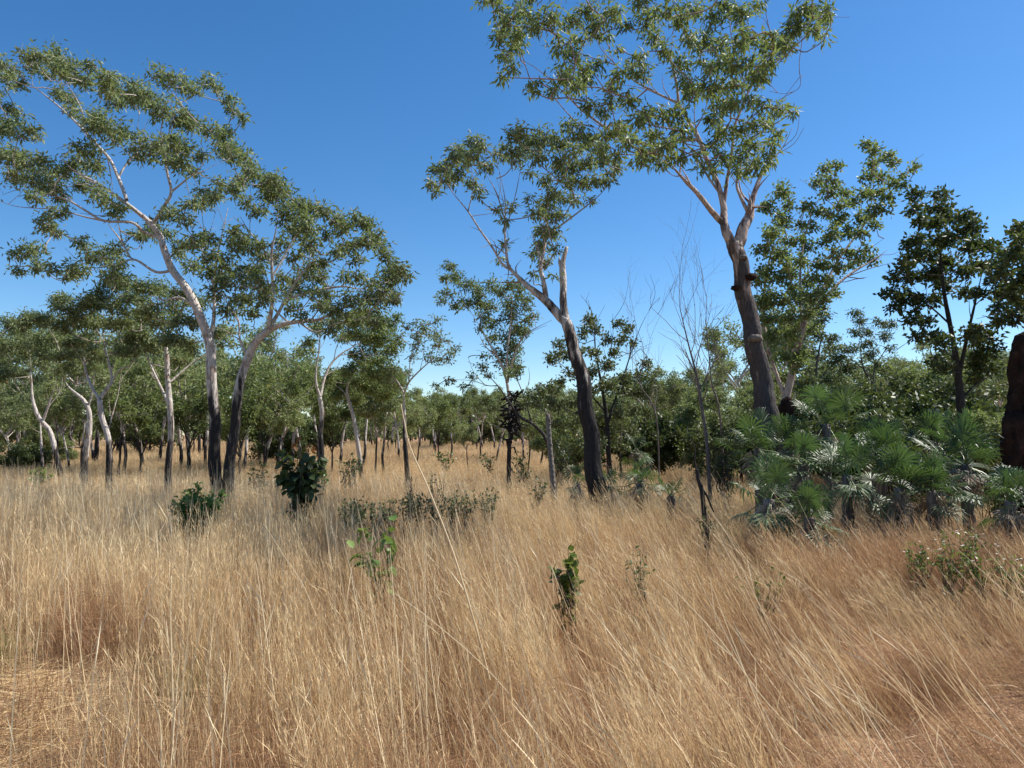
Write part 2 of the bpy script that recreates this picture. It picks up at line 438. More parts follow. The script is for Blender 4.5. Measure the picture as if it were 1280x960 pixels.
def make_crown(gl, gt, nodes, blobs, D_to_m, leafL, leafW, dens, droop, attr, big=False, twr=0.006, tips_k=1.0, limb_r=0.012):
    """nodes: skeleton points (n,3); blobs: list of (centre, radius) in metres."""
    nodes = [np.asarray(n) for n in nodes]
    arr = np.array(nodes)
    order = sorted(range(len(blobs)), key=lambda i: np.min(np.linalg.norm(arr - blobs[i][0], axis=1)))
    NP = arr
    allpos, alld = [], []
    P0, P1, P2, RA, RB = [], [], [], [], []
    for bi in order:
        c, r = blobs[bi]
        dv = NP - c
        dist = np.linalg.norm(dv, axis=1) + 0.5 * np.clip(dv[:, 2], 0, None)
        k = int(np.argmin(dist)); s = NP[k]; e = c - np.array([0, 0, r * 0.35])
        ln = np.linalg.norm(e - s)
        if ln > 0.08:
            mid = (s + e) / 2 + rng.normal(0, 0.08, 3) * ln + np.array([0, 0, -0.06 * ln])
            pts = catmull([s, s * .5 + mid * .5 + rng.normal(0, .03, 3) * ln, mid, e], 2)
            rr = np.linspace(min(limb_r * (0.7 + ln * 0.5), 0.03), twr * 1.2, len(pts))
            tube(gt, pts, rr, 5, attr, cap=False)
            NP = np.vstack([NP, pts[2:]])
        nt_ = max(3, int(tips_k * (3 + r * 14)))
        q = nrm(rng.normal(0, 1, (nt_, 3))) * (rng.uniform(0.25, 1, (nt_, 1)) ** 0.6) * r
        q[:, 2] = np.where(q[:, 2] < 0, q[:, 2] * 0.7, q[:, 2])
        tips = c + q
        P0.append(np.repeat(e[None], nt_, 0)); P2.append(tips); P1.append((e + tips) / 2 + rng.normal(0, 0.12, (nt_, 3)) * r)
        area = math.pi * r * r
        nl = int(DENS * dens * area / (leafL * leafW * 0.6)) + 6
        which = rng.integers(0, nt_, nl)
        along = rng.uniform(0.45, 1.1, (nl, 1))
        base = e + (tips[which] - e) * along
        pos = base + rng.normal(0, 0.27 * r + 0.03, (nl, 3)) * np.array([1, 1, 0.8])
        dd = nrm(rng.normal(0, 1, (nl, 3)) + (pos - c) / r * 0.5 + np.array([0, 0, -droop]))
        allpos.append(pos); alld.append(dd)
    if P0:
        twigs(gt, np.concatenate(P0), np.concatenate(P1), np.concatenate(P2), twr, twr * 0.5, attr)
    pos = np.concatenate(allpos); dd = np.concatenate(alld)
    n = len(pos)
    leaves(gl, pos, dd, rng.normal(0, 1, (n, 3)), leafL * rng.uniform(0.65, 1.2, n), leafW * rng.uniform(0.7, 1.2, n), big)


def hero(name, D, limbs, blobs, label, cat='tree', charh=2.0, bark='bark', leaf='euc', leafL=0.115, leafW=0.034, dens=1.6,
         droop=0.7, DR=2.0, group=None, rthin=0.02, sides=10, tips_k=1.0, big=False, extra=None, limb_name=None, rough=0.03, bias=0.0):
    """limbs: list of lists of (px,py,half_width_px[,depth offset]); the first is the trunk."""
    b0 = limbs[0][0]
    org = np.array([GX(b0[0], D), D, 0.0]); org[2] = gz(org[0], org[1]) - 0.03
    root = empty(name, org, label, cat, group)
    attr = barkattr(org[2], charh, rthin)
    gt = Geo(); nodes = []; ends = {}
    for li, lb in enumerate(limbs):
        pts, rad = [], []
        off = lb[0][3] if len(lb[0]) > 3 else None
        side = rng.uniform(-1, 1)
        if off is None:
            # start where an existing limb passes
            off0 = 0.0
            if li:
                key = min(ends, key=lambda k: (k[0] - lb[0][0]) ** 2 + (k[1] - lb[0][1]) ** 2); off0 = ends[key]
        else: off0 = off
        ln = 0
        for i, q in enumerate(lb):
            if i: ln += math.hypot(q[0] - lb[i - 1][0], q[1] - lb[i - 1][1])
            off = q[3] if len(q) > 3 else off0 + (0 if li == 0 else side * ln / F * D * 0.45)
            pts.append(P(q[0], q[1], D + off)); rad.append(q[2] * (D + off) / F * (.9 if li == 0 else .85) * (.74 if D > 16.5 else 1))
            ends[(q[0], q[1])] = off
        pts = np.array(pts)
        if li == 0:
            foot = pts[0].copy(); foot[2] = org[2] - 0.05
            if pts[0][2] - org[2] > 0.05:
                dxy = (pts[0][:2] - pts[1][:2]) / max(pts[1][2] - pts[0][2], .2) * (pts[0][2] - org[2]) * 0.6
                foot[:2] += dxy
                pts = np.vstack([foot, pts]); rad = [rad[0] * 1.15] + rad
        seg = 6 if rad[0] > 0.05 else 4
        sp = catmull(pts, seg)
        rr = np.interp(np.linspace(0, len(rad) - 1, len(sp)), np.arange(len(rad)), rad)
        if li and not (limb_name and li in limb_name):
            tt = np.linspace(0, 1, len(sp)); rr = rr * np.interp(tt, [0, .6, 1], [1, .85, .3])
            if ln > 40:
                for k in range(int(ln / 22)):
                    i = int(rng.integers(len(sp) // 4, len(sp))); j = min(i + 1, len(sp) - 1)
                    dv = nrm(nrm(sp[j] - sp[j - 1]) * .8 + rng.normal(0, .6, 3) + np.array([0, 0, .25])); Ls = rng.uniform(.35, 1.0) * D / 15
                    q0 = sp[i]; q1 = q0 + dv * Ls * .5; q2 = q1 + nrm(dv + rng.normal(0, .35, 3)) * Ls * .5
                    fb = catmull([q0, q1, q2], 3)
                    tube(gt, fb, np.linspace(max(rr[i] * .5, .007), .003, len(fb)), 4, attr, cap=False); nodes += list(fb[3:])
        if li == 0 and lb[-1][2] < 3.1: rr = rr * np.interp(np.linspace(0, 1, len(sp)), [0, .7, 1], [1, .9, .3])
        wob = rr[:, None] * 0.16 * np.stack([np.sin(np.arange(len(sp)) * .45 + li), np.cos(np.arange(len(sp)) * .37), 0 * rr], -1)
        sp = sp + wob
        if limb_name and li in limb_name:
            g2 = Geo(); tube(g2, sp, rr, sides, attr, rough)
            o = g2.build(limb_name[li][0], M[limb_name[li][2] if len(limb_name[li]) > 2 else bark], root, org)
            if limb_name[li][1]: o['label'] = limb_name[li][1]
        else:
            tube(gt, sp, np.maximum(rr, 0.004), sides if rad[0] > 0.03 else 6, attr, rough)
        if li or len(limbs) == 1: nodes += list(sp)
        else: nodes += list(sp[len(sp) // 2:])
    gtw = gt
    if blobs:
        bl = []
        xs = np.array([q[0] for q in blobs]); cx = (xs.min() + xs.max()) / 2; wx = max((xs.max() - xs.min()) / 2 * 1.15, 10)
        for q in blobs:
            x, y = q[0], q[1]; r = q[2] if len(q) > 2 else 10
            dd = bias + rng.uniform(-1, 1) * DR * math.sqrt(max(0.1, 1 - ((x - cx) / wx) ** 2))
            rm = r * (D + dd) / F * 1.05; c0 = P(x, y, D + dd)
            bl.append((c0, rm))
            for k in range(2):
                q_ = nrm(rng.normal(0, 1, 3)) * np.array([1.1, 1.1, .8]); bl.append((c0 + q_ * rm * rng.uniform(.8, 1.15), rm * rng.uniform(.35, .55)))
        gl = Geo()
        make_crown(gl, gtw, nodes, bl, D / F, leafL, leafW, dens, droop, attr, tips_k=tips_k, big=big)
        gl.build('crown', M[leaf], root, org, smooth=False)
    gt.build('trunk', M[bark], root, org)
    if extra: extra(root, org, attr)
    return root


H = []
# left big white-barked tree
H.append(hero('eucalypt_tree', 15.0, [
    [(273, 620, 9), (269, 570, 8), (267, 520, 7.2), (266, 480, 7), (263, 445, 7), (258, 415, 6.5), (246, 385, 6), (230, 357, 5.5), (215, 336, 5.2), (206, 315, 5), (200, 295, 4.5), (186, 277, 4)],
    [(186, 277, 3.5), (168, 262, 3), (150, 248, 2.6), (120, 228, 2.2), (95, 215, 1.8), (75, 197, 1.2)],
    [(158, 250, 2.8), (148, 222, 2.6), (138, 200, 2.4), (120, 180, 2.2), (105, 163, 2), (85, 143, 1.8), (60, 122, 1.5), (35, 103, 1.1), (12, 84, .8)],
    [(106, 164, 1.5), (103, 140, 1.3), (92, 118, 1.1), (80, 100, .8)],
    [(148, 222, 1.8), (158, 205, 1.6), (172, 190, 1.3), (183, 165, 1)],
    [(190, 282, 3), (205, 258, 2.6), (214, 240, 2.4), (209, 215, 2), (207, 190, 1.6), (215, 150, 1), (225, 120, .8)],
    [(214, 240, 1.8), (232, 225, 1.5), (250, 210, 1.1), (270, 180, .9)],
    [(201, 298, 2.6), (180, 290, 2.4), (165, 278, 2.2), (130, 276, 2), (105, 262, 1.7), (80, 248, 1.5), (45, 240, 1.1), (5, 232, .8)],
    [(130, 276, 1.5), (110, 272, 1.2), (70, 262, 1), (20, 258, .7), (-15, 245, .6)],
    [(215, 338, 2.4), (195, 340, 2.2), (170, 325, 1.8), (150, 328, 1.5), (120, 335, 1.2), (80, 328, .8)],
    [(163, 322, 1.5), (152, 302, 1.5), (135, 280, 1.4)],
    [(262, 430, 3.5), (267, 400, 3), (268, 360, 2.6), (270, 330, 2.3), (276, 300, 1.8), (285, 260, 1.2)],
    [(268, 360, 1.8), (258, 330, 1.5), (256, 300, 1.2), (252, 262, .9)],
    [(246, 385, 2.5), (225, 372, 1.8), (205, 375, 1.4), (185, 368, 1)],
], [(43, 70, 12), (47, 84, 9), (67, 68, 14), (80, 75, 10), (72, 85, 10), (88, 92, 12), (105, 98, 11), (66, 96, 7), (120, 82, 8), (130, 95, 9), (146, 99, 7), (76, 118, 9), (90, 124, 9), (88, 138, 7),
    (132, 110, 13), (150, 122, 14), (165, 115, 14), (122, 150, 15), (133, 158, 16), (150, 163, 14), (8, 85, 13), (22, 105, 8), (5, 100, 8), (20, 135, 10), (10, 160, 18), (36, 165, 12), (10, 190, 16),
    (30, 202, 15), (55, 207, 14), (95, 195, 13), (80, 215, 11), (110, 186, 12), (200, 92, 11), (215, 98, 10), (230, 105, 10), (240, 113, 8), (262, 101, 10), (272, 109, 7), (285, 125, 8), (291, 138, 7), (302, 148, 6),
    (176, 118, 14), (190, 124, 14), (205, 135, 14), (218, 145, 13), (232, 152, 11), (245, 156, 8), (265, 159, 11), (280, 167, 10), (275, 180, 12), (290, 190, 13), (305, 200, 12), (313, 212, 11), (303, 224, 9),
    (190, 178, 13), (205, 192, 13), (215, 178, 13), (235, 183, 10), (250, 196, 8), (226, 205, 13), (240, 215, 7), (172, 192, 10), (255, 248, 13), (243, 252, 9), (267, 246, 8), (290, 236, 11), (276, 231, 8),
    (214, 266, 11), (230, 272, 9), (200, 288, 13), (182, 293, 11), (245, 305, 11), (266, 296, 10), (230, 302, 9), (20, 222, 13), (45, 224, 13), (65, 230, 13), (75, 243, 9), (45, 246, 9), (110, 232, 13), (130, 246, 13), (141, 262, 11),
    (122, 207, 11), (75, 266, 9), (55, 281, 11), (70, 291, 7), (60, 268, 7), (30, 316, 11), (46, 311, 9), (25, 335, 7), (50, 331, 9), (63, 336, 7), (86, 341, 10), (100, 336, 11), (111, 317, 10), (131, 321, 13), (148, 310, 9),
    (150, 330, 8), (102, 300, 7), (135, 345, 12), (155, 350, 10), (-15, 120, 14), (-20, 180, 16), (-25, 230, 14), (240, 335, 9), (222, 318, 8)],
    'tallest white-trunked eucalypt on the left, leaning left with a wide crown',
    charh=2.9, DR=2.6, dens=1.2, leafL=0.125, leafW=0.038))

H.append(hero('eucalypt_tree', 14.5, [
    [(286, 616, 8.5), (289, 570, 7.2), (293, 530, 6.8), (298, 495, 6.2), (304, 462, 6), (314, 438, 5.8), (327, 420, 5.4), (337, 411, 5)],
    [(337, 411, 4.5), (352, 406, 4), (372, 402, 3.4), (396, 400, 2.6), (420, 390, 1.8), (445, 378, 1.2), (470, 372, .8)],
    [(334, 413, 3.8), (339, 392, 3.2), (341, 365, 2.8), (340, 340, 2.6), (340, 312, 2.2), (344, 292, 1.8), (350, 262, 1.2)],
    [(340, 404, 3), (350, 388, 2.6), (360, 368, 2), (375, 345, 1.6), (392, 325, 1.3), (420, 295, .9)],
    [(356, 376, 2), (380, 367, 2), (405, 361, 2), (432, 358, 1.7), (450, 361, 1.2), (480, 352, .8)],
    [(341, 345, 1.8), (352, 325, 1.5), (366, 300, 1.3), (382, 275, 1)],
    [(340, 330, 1.6), (325, 305, 1.4), (312, 290, 1.2), (300, 270, .9)],
    [(372, 402, 1.6), (395, 415, 1.2), (420, 405, 1), (455, 400, .8)],
    [(310, 448, 2), (300, 425, 1.8), (298, 400, 1.5), (285, 380, 1.2), (270, 355, 1)],
], [(328, 226, 12), (345, 229, 13), (353, 241, 13), (335, 241, 12), (370, 251, 13), (360, 263, 14), (378, 271, 13), (392, 260, 11), (405, 264, 9), (385, 285, 14), (365, 290, 12), (352, 300, 9), (372, 318, 9),
    (418, 273, 11), (431, 281, 11), (445, 273, 11), (456, 281, 11), (466, 293, 11), (476, 305, 11), (460, 305, 9), (483, 318, 9), (487, 335, 13), (500, 338, 9), (508, 342, 6), (490, 350, 11), (478, 362, 10), (464, 352, 10), (450, 346, 8),
    (470, 373, 12), (488, 372, 10), (460, 385, 11), (440, 373, 11), (425, 385, 12), (405, 383, 10), (430, 311, 11), (441, 305, 9), (421, 313, 7), (444, 326, 7), (395, 331, 11), (385, 341, 11), (400, 346, 9), (375, 356, 12), (355, 362, 10),
    (309, 300, 11), (294, 291, 9), (296, 311, 12), (315, 335, 12), (299, 346, 12), (280, 330, 11), (325, 355, 12), (330, 376, 9), (363, 381, 10), (300, 371, 11), (283, 388, 11), (315, 390, 9), (270, 361, 10),
    (320, 306, 9), (386, 309, 9), (260, 320, 10), (325, 321, 10), (410, 365, 9), (447, 400, 9), (470, 400, 9), (320, 262, 9), (308, 250, 8), (345, 322, 7), (410, 292, 8), (290, 350, 10), (305, 372, 9), (320, 345, 9), (275, 345, 9), (262, 338, 9), (335, 365, 8), (350, 345, 8), (405, 325, 8), (390, 300, 9), (435, 345, 8), (395, 365, 8), (380, 395, 7), (430, 398, 9), (415, 412, 7), (460, 368, 8)],
    'pale eucalypt leaning right beside the tallest white-trunked one, crown reaching right',
    charh=2.7, DR=2.2, dens=1.15, leafL=0.125, leafW=0.038))

H.append(hero('eucalypt_tree', 17.0, [
    [(211, 619, 7.5), (211, 580, 6.3), (213, 540, 5.8), (213, 505, 5.6), (209, 470, 5.2), (208, 440, 4.8), (204, 412, 4), (197, 388, 3)],
    [(213, 512, 3), (200, 482, 2.6), (188, 455, 2), (178, 430, 1.5)],
    [(210, 480, 2.5), (235, 458, 2), (258, 442, 1.6), (275, 425, 1.2)],
    [(206, 425, 2.2), (222, 400, 1.8), (232, 378, 1.3)],
], [(200, 400, 15), (180, 410, 15), (220, 420, 14), (195, 430, 13), (235, 400, 13), (240, 430, 12), (215, 381, 13), (170, 395, 13), (225, 450, 9), (187, 383, 12), (250, 377, 11), (231, 366, 10), (205, 361, 11), (160, 440, 9), (270, 418, 10)],
    'straight eucalypt with mottled grey trunk, just left of the pair of white trunks', charh=1.9, DR=1.8))

H.append(hero('eucalypt_tree', 17.5, [
    [(136, 607, 6), (137, 575, 5.4), (134, 545, 5), (128, 522, 5), (124, 500, 4.6)],
    [(124, 500, 3.4), (114, 483, 3), (108, 465, 2.4), (104, 440, 1.8), (98, 415, 1.2)],
    [(125, 498, 3.8), (134, 486, 3.4), (140, 476, 3), (136, 455, 2.6), (131, 435, 2.2), (129, 400, 1.5), (132, 370, 1)],
    [(140, 476, 2.2), (150, 462, 2), (162, 457, 1.6), (175, 440, 1)],
    [(134, 545, 1.8, .3), (140, 520, 1.6), (148, 490, 1.3), (152, 460, 1)],
], [(75, 376, 11), (90, 386, 13), (110, 376, 13), (130, 370, 13), (150, 379, 13), (166, 371, 12), (100, 401, 13), (125, 401, 13), (146, 405, 13), (81, 405, 11), (105, 425, 11), (140, 352, 11), (160, 352, 12), (180, 361, 12),
    (161, 421, 10), (150, 436, 9), (120, 441, 9), (90, 430, 8)],
    'white-barked eucalypt forking low above a black foot, left of the mottled grey trunk', charh=1.75, DR=1.8))

H.append(hero('eucalypt_tree', 19.0, [
    [(105, 600, 6.5), (108, 565, 5.6), (111, 535, 5), (112, 515, 4.4), (105, 501, 3.8), (94, 491, 3), (84, 481, 2.2), (76, 465, 1.5)],
    [(110, 508, 2.2), (116, 488, 1.8), (118, 462, 1.3)],
    [(101, 598, 3.2, .4), (103, 560, 3), (106, 530, 2.6)],
], [(80, 441, 11), (70, 426, 11), (60, 441, 9), (95, 456, 11), (75, 461, 9), (52, 421, 11), (62, 401, 12), (85, 421, 11), (105, 445, 8), (115, 455, 8)],
    'white eucalypt curving left at its top, second white trunk from the left margin', charh=1.5, DR=1.5))

H.append(hero('eucalypt_tree', 22.0, [
    [(75, 590, 5.5), (69, 560, 4.6), (61, 538, 4.2), (53, 527, 4), (46, 517, 3.6), (41, 500, 3), (39, 470, 2.2), (37, 440, 1.5)],
    [(53, 527, 2.6), (61, 505, 2), (68, 485, 1.4)],
    [(53, 586, 3.2, .5), (52, 555, 2.8), (50, 528, 2.4)],
], [(20, 411, 13), (36, 401, 13), (50, 401, 11), (14, 431, 13), (31, 441, 13), (8, 451, 11), (5, 466, 11), (25, 461, 11), (46, 431, 11), (56, 451, 9), (8, 401, 10), (-5, 425, 14), (62, 416, 9)],
    'slanting two-stemmed eucalypt nearest the left margin', charh=1.6, DR=1.6))

H.append(hero('eucalypt_tree', 20.0, [
    [(402, 566, 5), (401, 540, 4.8), (402, 515, 4.4), (400, 497, 4)],
    [(400, 497, 2.8), (395, 478, 2.4), (396, 455, 2), (400, 430, 1.4), (398, 405, .9)],
    [(400, 497, 3), (405, 475, 2.6), (414, 455, 2.4), (428, 441, 2), (442, 433, 1.4), (462, 420, .9)],
], [(440, 400, 11), (455, 395, 13), (470, 405, 13), (486, 401, 11), (480, 421, 13), (460, 425, 13), (490, 436, 11), (475, 446, 11), (450, 446, 11), (436, 461, 10), (430, 421, 9), (400, 410, 8), (385, 425, 8), (414, 401, 9), (466, 465, 11), (486, 461, 9), (445, 420, 9)],
    'black-stemmed eucalypt with white forking limbs above the big-leaved dark sapling', charh=2.4, DR=1.6, leaf='eucg', leafL=0.12))

H.append(hero('eucalypt_tree', 22.5, [
    [(449, 568, 4.2), (446, 545, 4), (441, 520, 3.6), (436, 500, 3.2), (434, 485, 2.6), (441, 468, 2), (452, 448, 1.3)],
    [(436, 500, 1.8), (428, 488, 1.6), (416, 480, 1)],
], [(430, 480, 12), (450, 476, 12), (466, 481, 12), (420, 491, 10), (480, 491, 10), (491, 476, 10), (446, 496, 9), (412, 473, 9), (455, 455, 10)],
    'slim pale eucalypt tilted left, between the black-stemmed and the small lone one', charh=1.0, DR=1.4, leaf='eucg'))

H.append(hero('eucalypt_tree', 19.0, [
    [(508, 580, 4.6), (506, 545, 4), (505, 515, 3.4), (505, 492, 3)],
    [(505, 492, 2), (511, 478, 1.8), (525, 463, 1.5), (541, 449, 1.1), (556, 437, .7)],
    [(505, 492, 1.7), (497, 477, 1.4), (486, 467, 1)],
    [(511, 478, 1.2), (513, 452, 1), (521, 430, .8), (530, 412, .6)],
], [(510, 408, 6), (525, 405, 7), (545, 400, 6), (520, 420, 8), (535, 415, 8), (545, 420, 7), (555, 425, 6), (561, 439, 6), (569, 436, 5), (550, 448, 7), (536, 445, 6), (522, 432, 7), (515, 445, 5), (500, 420, 5), (491, 461, 7), (485, 473, 7), (500, 480, 4), (545, 432, 6), (560, 448, 4)],
    'small lone eucalypt with a wispy crown against open sky, left of the gap', charh=2.2, DR=.8, dens=.55))

def dark_nest(root, org, attr):
    g = Geo(); c = P(641, 523, 18.0)
    for k in range(90):
        q = rng.normal(0, 1, 3) * np.array([.08, .08, .26])
        tube(g, np.array([c + q, c + q + rng.normal(0, .1, 3), c + q + rng.normal(0, .16, 3)]), [.02, .03, .01], 4, lambda V, r: np.zeros((len(V), 3)))
    g.build('bark_tangle', M['barkdark'], root, org)


H.append(hero('eucalypt_tree', 18.0, [
    [(636, 592, 4.5), (637, 560, 4), (638, 525, 3.8), (636, 492, 3.2), (631, 467, 2.8), (622, 446, 2.3), (612, 430, 1.8), (600, 408, 1.2), (585, 385, .8)],
    [(634, 480, 2), (643, 443, 1.7), (655, 420, 1.5), (670, 410, 1.2), (690, 400, .7)],
    [(632, 470, 2.2), (635, 435, 1.9), (638, 405, 1.5), (641, 372, 1)],
    [(622, 446, 1.3), (606, 432, 1.1), (598, 415, .8)],
], [(563, 333, 7), (555, 346, 6), (571, 346, 8), (581, 356, 9), (595, 361, 9), (560, 365, 7), (551, 375, 5), (585, 375, 9), (570, 380, 6), (601, 376, 9), (615, 356, 8), (626, 361, 9), (640, 356, 7), (650, 363, 8), (640, 376, 11), (655, 381, 7),
    (662, 372, 5), (605, 395, 8), (615, 405, 8), (601, 409, 5), (635, 395, 12), (646, 409, 10), (635, 420, 12), (641, 435, 11), (632, 450, 11), (645, 455, 8), (636, 466, 7), (615, 425, 7), (620, 440, 6), (660, 400, 6), (668, 394, 5), (655, 415, 5), (612, 381, 9)],
    'slender eucalypt with a tangled dark clump on its stem, left of the black trunk', charh=2.7, DR=1.2, leaf='eucg', extra=dark_nest, leafL=0.11, dens=1.0))

H.append(hero('bent_sapling', 15.6, [
    [(692, 600, 3), (690, 575, 2.8), (685, 555, 2.6), (677, 540, 2.5), (664, 529, 2.4), (650, 521, 2.2), (638, 505, 1.4), (622, 482, 1.1), (602, 462, .8), (585, 452, .5)],
    [(664, 529, 1.4), (660, 512, 1.1), (655, 495, .9), (662, 478, .6)],
    [(622, 482, .8), (610, 482, .6), (590, 476, .5), (560, 474, .4)],
    [(655, 495, .8), (645, 470, .6), (640, 452, .4)],
], [(601, 458, 5), (592, 470, 4), (561, 475, 4), (545, 482, 3), (655, 503, 6), (666, 494, 6), (675, 505, 6), (612, 468, 4), (605, 445, 3), (648, 466, 4), (580, 483, 4)],
    'thin dark sapling arching over to the left from beside the ringed grey pole', charh=3.0, bark='barkdark', leaf='dark', DR=.5, dens=1.0, leafL=.08, leafW=.035))

H.append(hero('eucalypt_tree', 13.0, [
    [(747, 616, 13.5), (742, 580, 12), (738, 545, 11.3), (733, 510, 10.8), (729, 480, 10), (722, 450, 9.4), (714, 424, 8.4), (707, 402, 7.4)],
    [(707, 404, 6.5), (705, 385, 5.6), (704, 362, 5.2), (703, 338, 5), (705, 322, 3.4), (708, 309, 2.6)],
    [(704, 340, 3), (700, 330, 2.6), (699, 321, 2.4)],
    [(708, 403, 7.6), (692, 386, 6.8), (676, 371, 6), (660, 357, 4.4), (646, 345, 3.2), (637, 334, 2.7), (633, 318, 2.4), (631, 290, 2.1), (632, 262, 1.7), (629, 235, 1.2), (622, 205, .8)],
    [(640, 338, 2), (628, 330, 1.9), (615, 309, 1.7), (601, 289, 1.5), (585, 264, 1.3), (566, 241, 1), (553, 222, .7)],
    [(684, 379, 4.4), (679, 352, 3.6), (676, 336, 3.4), (680, 312, 2.4), (684, 285, 2), (688, 255, 1.5), (697, 225, 1), (708, 190, .8)],
    [(683, 292, 1.6), (700, 282, 1.5), (722, 266, 1.3), (746, 247, 1.1), (764, 228, .8)],
    [(631, 275, 1.2), (620, 240, 1), (606, 215, .7)],
    [(585, 264, .9), (592, 232, .7), (588, 205, .6)],
    [(631, 290, 1), (643, 250, .8), (652, 205, .7)],
], [(590, 173, 8), (576, 185, 8), (600, 181, 8), (566, 195, 9), (580, 200, 9), (595, 195, 9), (546, 214, 8), (556, 205, 8), (541, 229, 6), (560, 220, 8), (575, 215, 8), (590, 225, 8), (600, 240, 6), (545, 241, 4), (609, 206, 8), (640, 166, 9), (650, 161, 8),
    (660, 171, 9), (671, 176, 9), (680, 166, 8), (635, 184, 9), (655, 190, 9), (670, 195, 9), (645, 200, 6), (661, 215, 5), (626, 194, 7), (710, 156, 9), (721, 166, 9), (734, 167, 8), (700, 175, 9), (715, 185, 9), (730, 180, 8), (745, 181, 8), (700, 200, 9),
    (720, 205, 9), (735, 200, 9), (750, 200, 8), (755, 191, 6), (765, 214, 7), (755, 225, 7), (740, 225, 9), (725, 225, 9), (710, 225, 8), (695, 214, 8), (680, 225, 8), (690, 240, 9), (705, 245, 8), (680, 255, 9), (670, 265, 8), (660, 244, 4), (690, 266, 9), (705, 266, 6),
    (675, 285, 9), (690, 290, 9), (680, 305, 9), (669, 315, 6), (685, 325, 7), (695, 310, 5), (668, 342, 4), (695, 345, 3), (640, 259, 4), (630, 274, 4), (620, 259, 4), (628, 305, 4), (623, 323, 3), (720, 250, 5), (740, 250, 4), (770, 205, 5), (690, 180, 7)],
    'eucalypt with thick black leaning trunk, broken bare stub and open crown', charh=4.05, DR=1.7, dens=1.35, leafL=0.12, leafW=0.034, sides=14, droop=1.1,
    limb_name={1: ('broken_limb', 'bare pale snapped limb pointing straight up')}))


def knots(root, org, attr):
    for (px, py, r, c) in ((944, 423, 9, 'deadwood'), (938, 346, 8, 'mound'), (919, 360, 6, 'mound'), (929, 322, 6, 'barkdark')):
        g = Geo(); c0 = P(px, py, 12.55 - .2); rr = r * 12.4 / F
        nth, nph = 7, 10
        V = []
        for i in range(nth + 1):
            for j in range(nph):
                th = math.pi * i / nth; ph = 2 * math.pi * j / nph
                k = rr * (1 + rng.uniform(-.2, .2))
                V.append(c0 + k * np.array([math.sin(th) * math.cos(ph), math.sin(th) * math.sin(ph) * .9, math.cos(th) * .55]))
        Q = [(i * nph + j, i * nph + (j + 1) % nph, (i + 1) * nph + (j + 1) % nph, (i + 1) * nph + j) for i in range(nth) for j in range(nph)]
        g.add(V, None, Q, (1.4, 0, 0, 1)); g.build('burl', M[c], root, org)


